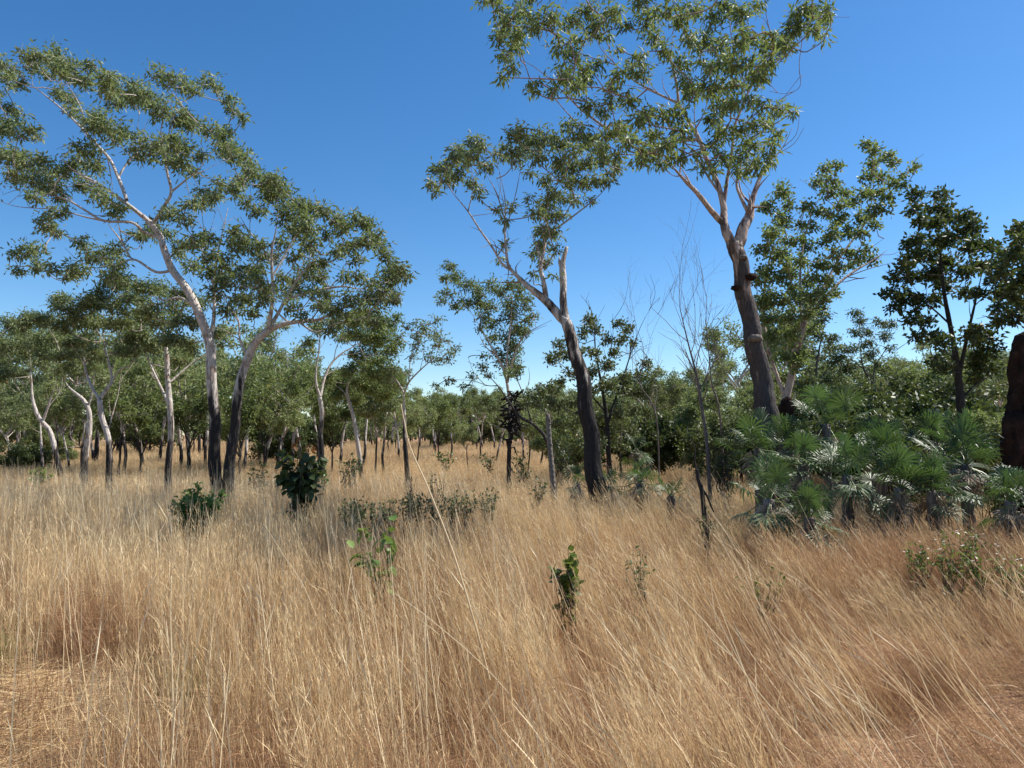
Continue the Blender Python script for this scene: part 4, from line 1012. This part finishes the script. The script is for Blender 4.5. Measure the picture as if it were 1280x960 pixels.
for (px, py, rx, ry, D, mat, lab, n, L) in [
    (672, 606, 11, 17, 13.0, 'dark', 'small dark upright shrub left of the ringed grey pole', 110, .08),
    (436, 578, 20, 15, 17.0, 'grey', 'grey-green shrub right of the rusty-tipped sapling', 200, .10),
    (400, 590, 14, 16, 15.0, 'shrub', 'pale green shrub peeping out behind the rusty-tipped sapling', 120, .09),
    (50, 592, 20, 12, 19.0, 'herb', 'yellow-green shrub at the woodland edge near the left margin', 120, .13),
    (322, 592, 14, 18, 18.0, 'shrub', 'green shrub between the pair of white trunks and the dark sapling', 130, .11),
    (350, 600, 10, 10, 16.0, 'grey', 'small grey-green shrub left of the rusty-tipped sapling', 80, .09),
    (560, 569, 16, 6, 26.0, 'shrub', 'low dark shrub far out in the pale grass at the centre', 90, .13),
    (607, 572, 16, 5, 25.0, 'grey', 'flat grey shrub in the pale grass left of the slender eucalypt', 90, .13),
    (652, 578, 18, 18, 18.5, 'grey', 'loose shrub around the foot of the slender eucalypt with the dark clump', 180, .1),
    (697, 566, 18, 22, 17.5, 'dark', 'dark shrub behind the ringed grey pole', 220, .1),
    (712, 545, 14, 26, 22.0, 'herb', 'yellowish shrub between the ringed pole and the black trunk', 200, .14),
    (850, 557, 8, 9, 22.0, 'herb', 'small yellow-green shrub between the low palm and the dead tree', 70, .12),
    (905, 560, 24, 34, 13.6, 'dark', 'dark leafy shrub at the foot of the leafless dead tree', 420, .08),
    (515, 608, 11, 14, 11.5, 'grey', 'sparse upright grey-green shrub below the lone eucalypt', 60, .06),
    (548, 598, 16, 9, 12.0, 'grey', 'sparse leafy shrub just right of the long diagonal grass stalk', 60, .06),
    (885, 645, 14, 14, 8.6, 'grey', 'thin shrub in shade at the foot of the burnt stick', 60, .05),
    (1240, 600, 30, 20, 9.6, 'dark', 'dark low shrub at the foot of the tall termite mound', 200, .07),
    (745, 560, 14, 14, 19, 'dark', 'dark shrub at the foot of the bushy tree, right of the black trunk', 150, .1)]:
    shrub('shrub', px, py, rx, ry, D, n, L, L * .55, mat, lab, stems=max(4, n // 22), upright=.2)
for i, px in enumerate(range(435, 625, 19)):
    shrub('low_shrub', px + rng.uniform(-5, 5), 636 - i * 1.6 + rng.uniform(-5, 5), 15, 10, 9.3 + i * .16, 260, .058, .034, 'grey',
          'low grey-green shrublet in the scrub strip crossing the central grass', 'shrub', stems=6,
          group='low shrublets in the strip of scrub crossing the grass', big=False, stemr=.0036, upright=.3)


# burnt stick
def burnt_stick():
    D = 9.4; org = np.array([GX(884, D), D, 0.])
    root = empty('burnt_stick', org, 'short charred forked stick standing in the grass left of the fan palms', 'dead stick')
    g = Geo(); z = lambda V, r: np.zeros((len(V), 3))
    a = np.array([P(884, 655, D), P(879, 625, D), P(873, 600, D), P(871, 587, D)]); a[0][2] = -.03
    tube(g, catmull(a, 4), np.linspace(.034, .024, 13), 8, z, .12)
    tube(g, np.array([P(877, 610, D), P(884, 620, D), P(892, 640, D)]), [.018, .015, .01], 6, z)
    g.build('stem', M['barkdark'], root, org)
    g = Geo(); tube(g, np.array([P(871, 590, D), P(868, 575, D), P(869, 560, D), P(864, 548, D)]), [.014, .01, .006, .003], 5, z)
    g.build('twig', M['barkdark'], root, org)


burnt_stick()

# ------------------------------------------------------------------ woodland prototypes
def proto_tree(seed, h, w, lean, nlimb, leafL, leafW, dens, leaf, bark, charh, r0, fork=.45, bushy=False, blob=.45, droop=.5):
    global rng
    keep = rng; rng = np.random.default_rng(seed)
    attr = barkattr(0, charh, .03)
    gt, gl = Geo(), Geo(); nodes = []; blobs = []
    n = 7
    pts = [np.array([0, 0, -.05])]
    zf = h * fork
    for i in range(1, n):
        pts.append(np.array([lean * zf * (i / (n - 1)) ** 1.4 + rng.normal(0, .022), rng.normal(0, .022), zf * i / (n - 1)]))
    sp = catmull(pts, 3); tube(gt, sp, np.linspace(r0, r0 * .62, len(sp)), 8, attr, .05); top = sp[-1]
    for k in range(nlimb):
        az = k * 2.4 + rng.uniform(-.5, .5); rad = w * .5 * rng.uniform(.45, 1.0); hh = h * (1 - .35 * (rad / (w * .5)) ** 2 * rng.uniform(.3, 1))
        e = np.array([top[0] + rad * math.cos(az), rad * math.sin(az), max(hh - .3, zf + .12 * h)])
        st = sp[-1 - int(rng.integers(0, 5))] if not bushy else sp[int(rng.integers(3, len(sp)))]
        if bushy: e[2] = rng.uniform(.25, 1) * h * .92
        mid = st * .5 + e * .5 + np.array([math.cos(az), math.sin(az), -.3]) * .05 * w + rng.normal(0, .12, 3)
        lp = catmull([st, mid, e], 5); tube(gt, lp, np.linspace(r0 * .45, .015, len(lp)), 5, attr)
        nodes += list(lp[3:])
        for q in range(int(rng.integers(6, 10))):
            c = lp[int(rng.integers(5, len(lp)))] + rng.normal(0, 1, 3) * np.array([.55, .55, .38]) * blob * 1.5
            blobs.append((c, blob * rng.uniform(.55, 1.1)))
    make_crown(gl, gt, nodes, blobs, 1, leafL, leafW, dens, droop, attr, twr=.012, tips_k=.5)
    mt = gt.mesh('trunk', M[bark]); ml = gl.mesh('crown', M[leaf], smooth=False)
    rng = keep
    return mt, ml, h, (np.concatenate(gl.V), np.concatenate(gl.T), np.concatenate(gt.V), np.concatenate(gt.Q), np.concatenate(gt.A))


PT = {
    'pale': [proto_tree(21, 8.0, 5.0, .12, 6, .20, .07, .60, 'far', 'bark', 2.0, .11, .56),
             proto_tree(22, 9.0, 5.6, -.10, 7, .20, .07, .60, 'far', 'bark', 1.8, .125, .54),
             proto_tree(23, 7.0, 4.4, .2, 6, .20, .07, .60, 'euc', 'bark', 1.5, .095, .5),
             proto_tree(26, 8.4, 4.8, -.2, 6, .20, .07, .60, 'eucg', 'bark', 2.6, .11, .58)],
    'thin': [proto_tree(24, 6.0, 2.4, .05, 5, .18, .06, .60, 'far', 'bark', 3.0, .07, .5, blob=.36),
             proto_tree(25, 5.0, 2.0, -.06, 5, .18, .06, .60, 'eucg', 'barkdark', 3.0, .06, .35, blob=.34)],
    'bushy': [proto_tree(27, 4.2, 3.6, .05, 9, .17, .08, 1.2, 'grey', 'barkdark', 9, .08, .6, True, droop=.1),
              proto_tree(28, 3.4, 3.4, -.1, 9, .17, .08, 1.2, 'dark', 'barkdark', 9, .07, .6, True, droop=.1),
              proto_tree(29, 5.2, 3.8, .08, 10, .17, .08, 1.2, 'far', 'barkdark', 9, .09, .6, True, droop=.1)],
}
NAMES = {'pale': 'woodland_tree', 'thin': 'slender_tree', 'bushy': 'bushy_tree'}
DESC = {'pale': 'pale-trunked eucalypt', 'thin': 'slender young tree', 'bushy': 'low bushy tree'}
ZONES = [(60, 'the trees at the left margin'), (160, 'the trees behind the slanting two-stemmed eucalypt'), (240, 'the trees behind the mottled grey trunk'),
         (340, 'the trees behind the pair of white trunks'), (420, 'the trees behind the big-leaved dark sapling'), (490, 'the trees behind the tilted slim pale trunk'),
         (570, 'the open gap beside the small lone eucalypt'), (650, 'the gap left of the slender eucalypt'), (760, 'the trees behind the thick black trunk'),
         (860, 'the trees right of the bushy dark tree'), (940, 'the trees behind the leafless dead tree'), (1040, 'the trees behind the largest eucalypt'),
         (1120, 'the thicket behind the fan palms'), (1200, 'the thicket behind the tall dark tree'), (9999, 'the thicket by the termite mound')]


def zone_txt(px, D):
    where = [z for lim, z in ZONES if px < lim][0]
    far = 'in front among' if D < 24 else 'at the near edge of' if D < 31 else 'midway back in' if D < 48 else 'far back in'
    return where, far


def place(kind, px, D, topy=None, var=None, label=None, single=False):
    pr = PT[kind][int(rng.integers(len(PT[kind]))) if var is None else var % len(PT[kind])]
    x = GX(px, D)
    if topy is None: s = rng.uniform(.8, 1.15)
    else: s = (CAMH + float(ray(px, topy)[1]) * D) / pr[2]
    where, far = zone_txt(px, D)
    lab = label or f'{DESC[kind]} {far} {where}'
    o = empty(NAMES[kind], (x, D, float(gz(x, D)) if D < 120 else 0), lab, 'tree', None if label else f'{NAMES[kind]} {far} {where}'.replace('_', ' '))
    o.rotation_euler = (0, 0, rng.uniform(0, 6.28)); o.scale = (s * rng.uniform(.9, 1.1),) * 2 + (s,)
    for nm, me in (('trunk', pr[0]), ('crown', pr[1])):
        c = bpy.data.objects.new(nm, me); COL.objects.link(c); c.parent = o
    return o


# near woodland edge: traced from the photograph (px, distance, crown top py)
for (kind, px, D, ty) in [
    ('pale', 20, 28, 480), ('pale', 90, 30, 470), ('pale', -40, 26, 460), ('thin', 20, 30, 490), ('pale', 160, 26, 420), ('pale', 182, 31, 430), ('thin', 178, 24, 470), ('pale', 228, 30, 420), ('pale', 240, 27, 430),
    ('pale', 258, 34, 425), ('thin', 300, 22, 460), ('pale', 304, 26, 420), ('pale', 345, 25, 432), ('pale', 365, 32, 430), ('pale', 380, 30, 450), ('pale', 425, 33, 455), ('pale', 455, 30, 440), ('pale', 478, 27, 445),
    ('pale', 330, 30, 430), ('thin', 415, 28, 470), ('thin', 300, 30, 500), ('thin', 140, 28, 480), ('bushy', 25, 27, 545), ('thin', 70, 25, 470), ('thin', 150, 24, 450), ('thin', 235, 25, 455), ('thin', 330, 27, 450), ('thin', 355, 24, 490), ('thin', 470, 26, 470), ('bushy', 60, 33, 520), ('bushy', 345, 34, 520), ('thin', 522, 32, 500), ('thin', 548, 38, 482),
    ('pale', 565, 44, 480), ('pale', 600, 46, 482), ('pale', 620, 42, 490), ('thin', 585, 30, 522), ('pale', 545, 55, 488), ('pale', 655, 40, 480), ('pale', 675, 34, 470), ('thin', 660, 26, 500), ('pale', 810, 30, 450), ('thin', 776, 22, 480),
    ('pale', 850, 34, 470), ('bushy', 825, 36, 510), ('bushy', 895, 24, 485), ('pale', 880, 30, 455), ('pale', 915, 28, 470), ('bushy', 925, 20, 500), ('bushy', 870, 32, 510), ('bushy', 1000, 20, 495), ('bushy', 1040, 19, 480),
    ('bushy', 1075, 22, 475), ('bushy', 1110, 18, 470), ('bushy', 1135, 20, 455), ('bushy', 1165, 19, 490), ('bushy', 1230, 18, 480), ('bushy', 1265, 17, 470), ('pale', 1150, 30, 440), ('pale', 1130, 34, 440), ('pale', 1060, 36, 440),
    ('pale', 1210, 32, 430), ('pale', 1240, 28, 430), ('bushy', 1200, 22, 480), ('bushy', 1300, 18, 440), ('pale', 985, 30, 440), ('bushy', 965, 22, 490), ('bushy', 700, 24, 520), ('bushy', 800, 24, 500), ('bushy', 1095, 16, 500), ('bushy', 1170, 15.5, 520),
    ('bushy', 1240, 15, 510), ('pale', 40, 36, 455), ('pale', 120, 36, 450), ('pale', 200, 38, 440), ('pale', 285, 40, 440), ('pale', 400, 40, 450), ('pale', 500, 44, 480)]:
    place(kind, px, D, ty)
# deeper woodland
for k in range(135):
    D = 34 + 56 * (k / 135) ** .8 + rng.uniform(-2, 2)
    px = rng.uniform(-120, 1400)
    if 500 < px < 660 and D < 55: D += 25
    kind = rng.choice(['pale', 'pale', 'pale', 'thin', 'thin', 'bushy']) if px < 640 else rng.choice(['pale', 'pale', 'thin', 'thin', 'bushy'])
    place(str(kind), px, D, topy=None if kind != 'pale' else HZ - (rng.uniform(4.6, 7.2) if 500 < px < 680 else rng.uniform(6.5, 9)) / D * F * .8)


# far wood, one mass
def far_wood():
    g = Geo(); gl = Geo()
    protos = [PT['pale'][0], PT['pale'][2], PT['bushy'][2], PT['bushy'][0]]
    for k in range(560):
        D = rng.uniform(88, 190) if k < 400 else rng.uniform(150, 230); x = rng.uniform(-1.0, 1.0) * D if k < 400 else rng.uniform(-.45, .45) * D
        pr = protos[int(rng.integers(4))]; lv, lt, tv, tq, ta = pr[3]
        a = rng.uniform(0, 6.28); s = rng.uniform(.8, 1.2)
        Rm = np.array([[math.cos(a), -math.sin(a), 0], [math.sin(a), math.cos(a), 0], [0, 0, 1]])
        T = lt.reshape(-1, 2, 3); keep = rng.permutation(len(T))[:520]
        idx = np.arange(4)
        q = T[keep]; v0 = q[:, 0, 0]
        V4 = lv[(v0[:, None] + idx)]
        c = V4.mean(1, keepdims=True); V4 = c + (V4 - c) * 3.0
        V = (V4.reshape(-1, 3) @ Rm.T) * s + np.array([x, D, 0])
        n = len(keep); base = np.array([[0, 1, 2], [0, 2, 3]])
        gl.add(V, ((np.arange(n) * 4)[:, None, None] + base).reshape(-1, 3), None)
        zz = np.linspace(0, 3.5 * s, 4)
        tube(g, np.stack([x + 0.1 * np.sin(zz + k), D + 0 * zz, zz], -1), np.linspace(.13, .07, 4), 5, barkattr(0, 1.5, .001))
    o = gl.build('far_wood', M['far'], smooth=False)
    tag(o, 'far woodland closing the view behind the grass', 'woodland', kind='stuff')
    o2 = g.build('distant_trunks', M['bark'], o)


far_wood()

# ------------------------------------------------------------------ grass
def blade(g, base, h, lean, az, w, segs, curve=.25, tint=0):
    t = np.linspace(0, 1, segs + 1)
    d = np.array([math.cos(az), math.sin(az)])
    off = (lean * t + curve * t ** 2.2) * h
    P_ = np.stack([base[0] + d[0] * off, base[1] + d[1] * off, h * t * (1 - .25 * curve * t)], -1)
    s = np.array([-d[1], d[0], 0]); a = rng.uniform(0, 3.14)
    s = np.array([math.cos(a), math.sin(a), 0])
    ww = w * (1 - .75 * t)[:, None] * .5
    V = np.concatenate([P_ - s * ww, P_ + s * ww])
    n = segs + 1
    Q = [(i, i + 1, n + i + 1, n + i) for i in range(segs)]
    g.add(V, None, Q)
    return P_


def tuft(name, kind, mat):
    g = Geo()
    if kind == 'tall':       # standing culms with seed heads and side leaves
        for k in range(46):
            b = rng.normal(0, .13, 2); h = rng.uniform(.62, 1.08)
            p = blade(g, b, h, rng.uniform(-.05, .12), rng.uniform(0, 6.28), .0040, 3, rng.uniform(0, .07))
            for q in range(2):
                i = int(rng.integers(1, 3)); hb = rng.uniform(.18, .34)
                blade_at(g, p[i], hb, rng.uniform(0, 6.28), .0045, up=rng.uniform(1, 3))
            if rng.random() < .55:
                e = p[-1]
                for q in range(5):
                    blade_at(g, e - np.array([0, 0, .02 * q]), rng.uniform(.03, .08), rng.uniform(0, 6.28), .004, up=3)
    elif kind == 'fine':     # dense fine undergrowth
        for k in range(75):
            b = rng.normal(0, .15, 2); h = rng.uniform(.3, .72)
            blade(g, b, h, rng.uniform(0, .4), rng.uniform(0, 6.28), .0034, 3, rng.uniform(0, .25))
        for k in range(30):
            b = rng.normal(0, .14, 2)
            blade_at(g, np.array([b[0], b[1], rng.uniform(.15, .5)]), rng.uniform(.12, .3), rng.uniform(0, 6.28), .004, up=.3)
    elif kind == 'mid':      # for middle distance
        for k in range(42):
            b = rng.normal(0, .24, 2); h = rng.uniform(.45, 1.0)
            blade(g, b, h, rng.uniform(-.05, .22), rng.uniform(0, 6.28), .0085, 3, rng.uniform(0, .4))
        for k in range(26):
            b = rng.normal(0, .25, 2)
            blade_at(g, np.array([b[0], b[1], rng.uniform(.2, .8)]), rng.uniform(.12, .28), rng.uniform(0, 6.28), .009, up=.5)
    elif kind == 'far':
        for k in range(60):
            b = rng.normal(0, .55, 2); h = rng.uniform(.45, 1.0)
            blade(g, b, h, rng.uniform(-.05, .25), rng.uniform(0, 6.28), .022, 2, rng.uniform(0, .4))
    elif kind == 'stalk':    # thick pale stalks
        for k in range(3):
            b = rng.normal(0, .10, 2); h = rng.uniform(.85, 1.35)
            p = blade(g, b, h, rng.uniform(-.03, .12), rng.uniform(0, 6.28), .0075, 5, rng.uniform(0, .05))
            blade_at(g, p[3], rng.uniform(.2, .4), rng.uniform(0, 6.28), .006, up=2.5)
    elif kind == 'mat':      # flattened dead litter
        for k in range(95):
            b = rng.normal(0, .2, 2)
            blade_at(g, np.array([b[0], b[1], abs(rng.normal(0, .03)) + .01]), rng.uniform(.1, .35), rng.normal(2.9, 1.1), .0035, up=rng.uniform(.02, .4))
    elif kind == 'green':
        for k in range(70):
            b = rng.normal(0, .1, 2); h = rng.uniform(.25, .6)
            blade(g, b, h, rng.uniform(0, .4), rng.uniform(0, 6.28), .0045, 3, rng.uniform(0, .6))
    me = g.mesh(name, mat, smooth=False)
    return bpy.data.objects.new(name, me)


def blade_at(g, p, L, az, w, up=.8):
    d = nrm(np.array([math.cos(az), math.sin(az), up]))
    s = nrm(np.cross(d, rng.normal(0, 1, 3)))
    p1 = p + d * L * .5; p2 = p + d * L + np.array([0, 0, -.06 * L])
    g.add([p, p1 - s * w / 2, p1 + s * w / 2, p2], [(0, 1, 2), (1, 3, 2)], None)


def grass_field(name, kinds, mat, XY, lean, yaw_scale, scl, label, cat='grass', nvar=8):
    src = bpy.data.collections.new(name + '_tufts')
    for i in range(nvar):
        src.objects.link(tuft(name + '_tuft', kinds, M[mat]))
    n = len(XY)
    V = np.column_stack([XY, gz(XY[:, 0], XY[:, 1]) * np.clip(1.5 - np.hypot(XY[:, 0], XY[:, 1]) / 120, 0, 1)])
    ph = rng.uniform(0, 6.283, n)
    th, la = lean                                     # tilt angle, tilt azimuth (direction the tops lean to)
    # R = Rot(axis perpendicular to la, th) * Rz(ph)
    ax = np.stack([-np.sin(la), np.cos(la), 0 * la], -1)
    c, s = np.cos(th), np.sin(th); C1 = 1 - c
    x, y = ax[:, 0], ax[:, 1]
    Rm = np.zeros((n, 3, 3))
    Rm[:, 0, 0] = c + x * x * C1; Rm[:, 0, 1] = x * y * C1; Rm[:, 0, 2] = y * s
    Rm[:, 1, 0] = x * y * C1; Rm[:, 1, 1] = c + y * y * C1; Rm[:, 1, 2] = -x * s
    Rm[:, 2, 0] = -y * s; Rm[:, 2, 1] = x * s; Rm[:, 2, 2] = c
    Z = np.zeros((n, 3, 3)); Z[:, 0, 0] = np.cos(ph); Z[:, 0, 1] = -np.sin(ph); Z[:, 1, 0] = np.sin(ph); Z[:, 1, 1] = np.cos(ph); Z[:, 2, 2] = 1
    Rm = Rm @ Z
    eb = -np.arcsin(np.clip(Rm[:, 2, 0], -1, 1)); ea = np.arctan2(Rm[:, 2, 1], Rm[:, 2, 2]); ec = np.arctan2(Rm[:, 1, 0], Rm[:, 0, 0])
    me = bpy.data.meshes.new(name)
    me.vertices.add(n); me.vertices.foreach_set('co', V.astype(np.float32).ravel())
    a = me.attributes.new('rot', 'FLOAT_VECTOR', 'POINT'); a.data.foreach_set('vector', np.stack([ea, eb, ec], -1).astype(np.float32).ravel())
    a = me.attributes.new('scl', 'FLOAT', 'POINT'); a.data.foreach_set('value', np.asarray(scl, np.float32))
    a = me.attributes.new('pick', 'INT', 'POINT'); a.data.foreach_set('value', rng.integers(0, nvar, n).astype(np.int32))
    me.update()
    o = bpy.data.objects.new(name, me); COL.objects.link(o)
    tag(o, label, cat, kind='stuff')
    ng = bpy.data.node_groups.new(name, 'GeometryNodeTree')
    ng.interface.new_socket(name='Geometry', in_out='INPUT', socket_type='NodeSocketGeometry')
    ng.interface.new_socket(name='Geometry', in_out='OUTPUT', socket_type='NodeSocketGeometry')
    gi, go = ng.nodes.new('NodeGroupInput'), ng.nodes.new('NodeGroupOutput')
    ip = ng.nodes.new('GeometryNodeInstanceOnPoints'); ci = ng.nodes.new('GeometryNodeCollectionInfo')
    ci.inputs['Collection'].default_value = src; ci.inputs['Separate Children'].default_value = True; ci.inputs['Reset Children'].default_value = True
    ip.inputs['Pick Instance'].default_value = True

    def na(nm, ty):
        q = ng.nodes.new('GeometryNodeInputNamedAttribute'); q.data_type = ty; q.inputs['Name'].default_value = nm
        return [s_ for s_ in q.outputs if s_.enabled and s_.name == 'Attribute'][0]
    lk = ng.links.new
    lk(gi.outputs[0], ip.inputs['Points']); lk(ci.outputs[0], ip.inputs['Instance'])
    lk(na('pick', 'INT'), ip.inputs['Instance Index']); lk(na('rot', 'FLOAT_VECTOR'), ip.inputs['Rotation']); lk(na('scl', 'FLOAT'), ip.inputs['Scale'])
    lk(ip.outputs[0], go.inputs[0])
    md = o.modifiers.new('scatter', 'NODES'); md.node_group = ng
    return o


def scatter(d0, d1, dens, margin=1.5, wide=.80):
    area = wide * (d1 ** 2 - d0 ** 2) + 2 * margin * (d1 - d0)
    n = int(area * dens)
    Y = np.sqrt(rng.uniform(d0 ** 2, d1 ** 2, n)); X = rng.uniform(-1, 1, n) * (wide * Y + margin)
    return np.stack([X, Y], -1)


def clear(XY, fn=None):
    keep = np.ones(len(XY), bool)
    for (x, y, r, ln) in CLEAR:
        d = np.array([-x, -y]) / math.hypot(x, y)
        v = XY - np.array([x, y]); t = np.clip(v @ d, -r * .4, ln)
        keep &= np.hypot(v[:, 0] - t * d[0], v[:, 1] - t * d[1]) > r
    return XY[keep]


def clumpy(XY, amt=.12):
    # pull tufts toward nearby tussock centres
    cell = .55; k = np.floor(XY / cell); h = np.sin(k[:, 0] * 12.9898 + k[:, 1] * 78.233) * 43758.5453; h2 = np.sin(k[:, 0] * 39.3 + k[:, 1] * 11.1) * 24634.6
    c = (k + np.stack([h - np.floor(h), h2 - np.floor(h2)], -1)) * cell
    return XY + (c - XY) * rng.uniform(.2, .75, (len(XY), 1))


def bare(XY):
    """trampled bare soil in the near left corner: no standing grass"""
    x, y = XY[:, 0], XY[:, 1]
    edge = -2.15 - .6 * (y - 4.2) + .35 * np.sin(y * 3.1) + .2 * np.sin(y * 7 + x * 3)
    return (x < edge) & (y < 5.4) & (rng.random(len(x)) < .93)


def lean_of(XY, amount=1.0):
    x, y = XY[:, 0], XY[:, 1]
    u = x / np.maximum(y, 1) / .7                     # -1 left .. 1 right of the picture
    wind = np.clip((u + .45) * .9, 0, 1)
    th = (R(3) + R(31) * wind) * amount * np.clip(1.15 - (y - 8) / 60, .4, 1)
    th = th + rng.normal(0, R(5), len(x))
    la = math.pi + rng.normal(0, .25, len(x)) - .15
    return th, la


def patchy(XY, lo=.0):
    x, y = XY[:, 0], XY[:, 1]
    v = .5 + .25 * np.sin(x * 1.1 + 2 * np.sin(y * .6)) + .25 * np.sin(y * .9 + 1.7 * np.sin(x * .5 + 1))
    return rng.random(len(x)) < lo + (1 - lo) * v


XY = scatter(2.6, 13, 11); XY = XY[~bare(XY)]; XY = XY[~((XY[:, 1] < 3.6) & (rng.random(len(XY)) < .5))]
XY = clear(clumpy(XY)); u_ = XY[:, 0] / XY[:, 1]; XY = XY[rng.random(len(XY)) < np.clip(.95 - 1.1 * u_, .22, 1)]
grass_field('tall_grass', 'tall', 'grass', XY, lean_of(XY), 1, rng.uniform(.62, .95, len(XY)), 'tall dry straw-coloured grass in the foreground')
XY = scatter(2.4, 13, 15); XY = XY[~bare(XY)]
XY = clear(XY)
grass_field('fine_grass', 'fine', 'rust', XY, lean_of(XY, 1.1), 1, rng.uniform(.65, .95, len(XY)), 'fine rusty dry grass filling in between the tall stems')
XY = scatter(2.6, 18, 10.0); u_ = XY[:, 0] / XY[:, 1]; XY = XY[(rng.random(len(XY)) < np.clip(.75 - .6 * u_, .35, 1)) & ~bare(XY)]
XY = clear(XY)
grass_field('grass_stalks', 'stalk', 'straw', XY, lean_of(XY, 1.15), 1, rng.uniform(.7, 1.05, len(XY)), 'thick pale straw stalks rising over the grass')
XY = np.stack([rng.uniform(2.9, 6.6, 240), rng.uniform(6.9, 8.6, 240)], -1)
grass_field('palm_edge_grass', 'tall', 'rust', XY, lean_of(XY, .9), 1, rng.uniform(.6, .9, len(XY)), 'tall dry grass standing against the fan palms')
XY = clear(scatter(13, 34, 9.5))
grass_field('meadow_grass', 'mid', 'grass', XY, lean_of(XY), 1, rng.uniform(.6, .85, len(XY)), 'dry grass of the meadow between the trees', nvar=8)
XY = scatter(34, 130, 1.15, wide=.85)
grass_field('distant_grass', 'far', 'grass', XY, lean_of(XY, .5), 1, rng.uniform(.65, .9, len(XY)), 'dry grass under the distant woodland', nvar=5)
XY = scatter(2.2, 7, 26); XY = XY[bare(XY) | (rng.random(len(XY)) < .15)]
grass_field('grass_litter', 'mat', 'grass', XY, (np.abs(rng.normal(0, R(3), len(XY))), rng.uniform(0, 6.28, len(XY))), 1, rng.uniform(.8, 1.2, len(XY)), 'flattened rusty dead grass lying on the soil in the near left corner')


def litter():
    g = Geo(); n = 2600
    XY = scatter(2.4, 6.5, 60); XY = XY[bare(XY)][:n]; m_ = len(XY)
    pos = np.column_stack([XY, gz(XY[:, 0], XY[:, 1]) + rng.uniform(.004, .035, m_)])
    d = np.column_stack([rng.normal(0, 1, (m_, 2)), rng.normal(0, .2, m_)])
    leaves(g, pos, d, rng.normal(0, 1, (m_, 3)) * np.array([1, 1, .3]), rng.uniform(.03, .09, m_), rng.uniform(.012, .03, m_), False)
    tag(g.build('leaf_litter', M['deadpalm'], smooth=False), 'grey-brown dead leaves scattered on the bare soil in the near left corner', 'leaf litter', kind='stuff')
    g = Geo()
    for k in range(150):
        p = XY[int(rng.integers(m_))]; c = np.array([p[0], p[1], float(gz(p[0], p[1])) + .006]); r = rng.uniform(.006, .022)
        v = nrm(rng.normal(0, 1, (6, 3)) * .15 + np.array([[1, 0, 0], [-1, 0, 0], [0, 1, 0], [0, -1, 0], [0, 0, .7], [0, 0, -.7]])) * r * rng.uniform(.7, 1.2, (6, 1))
        g.add(c + v, [(0, 2, 4), (2, 1, 4), (1, 3, 4), (3, 0, 4), (2, 0, 5), (1, 2, 5), (3, 1, 5), (0, 3, 5)])
    tag(g.build('pebbles', M['mound'], smooth=False), 'small dark pebbles and soil crumbs on the bare soil in the near left corner', 'pebbles', kind='stuff')


litter()


def green_tuft(px, D, n, label):
    g = Geo(); x = GX(px, D); org = np.array([x, D, float(gz(x, D))])
    for k in range(n):
        b = rng.normal(0, .09, 2)
        blade(g, b, rng.uniform(.2, .5), rng.uniform(0, .5), rng.uniform(0, 6.28), .0045, 4, rng.uniform(0, .7))
    o = g.build('green_grass_tuft', M['greengrass'], smooth=False); o.location = org
    tag(o, label, 'grass tuft')


green_tuft(245, 4.7, 170, 'fresh green grass tuft between dry stems near the lower left')
green_tuft(15, 5.6, 110, 'faint green grass tuft at the left margin above the bare soil')


# prominent single stalks: traced, each a thing
def stalk(pts, D, label, w=.010):
    q = np.array([P(a, b, D + c) for a, b, c in pts]); q[0][2] = max(q[0][2], 0)
    g = Geo(); sp = catmull(q, 6)
    tube(g, sp, np.linspace(w / 2, w / 5, len(sp)), 5)
    org = sp[0].copy(); o = Geo.build(g, 'grass_stalk', M['straw'], None, org)
    tag(o, label, 'grass stalk', 'single long pale grass stalks')
    return o


stalk([(612, 850, .1), (592, 775, 0), (566, 690, 0), (535, 610, 0), (513, 560, 0), (505, 525, 0), (501, 505, 0)], 3.9, 'longest pale grass stalk, slanting up to the small lone eucalypt', .013)
stalk([(700, 965, 0), (650, 885, 0), (600, 828, 0), (545, 780, 0), (515, 757, 0), (492, 741, 0)], 3.5, 'pale stalk lying at a shallow slant in the lower centre', .005)
stalk([(216, 975, 0), (216, 900, 0), (215, 840, 0), (213, 770, 0), (214, 720, 0)], 3.3, 'upright thick pale stalk near the lower left corner', .011)
stalk([(202, 970, 0), (200, 905, 0), (193, 880, 0), (180, 858, 0)], 3.2, 'short curved dry stalk left of the upright thick one', .009)
stalk([(395, 770, 0), (378, 730, 0), (352, 690, 0), (330, 655, 0)], 4.6, 'thin slanting stalk in the shade under the big crown', .006)
stalk([(1030, 950, 0), (960, 880, 0), (900, 800, 0), (850, 745, 0), (820, 718, 0)], 3.6, 'long pale stalk leaning left in the lower right', .008)
stalk([(805, 800, 0), (775, 755, 0), (745, 715, 0), (728, 705, 0)], 5.0, 'bent pale stalk crossing the light green shrub', .008)
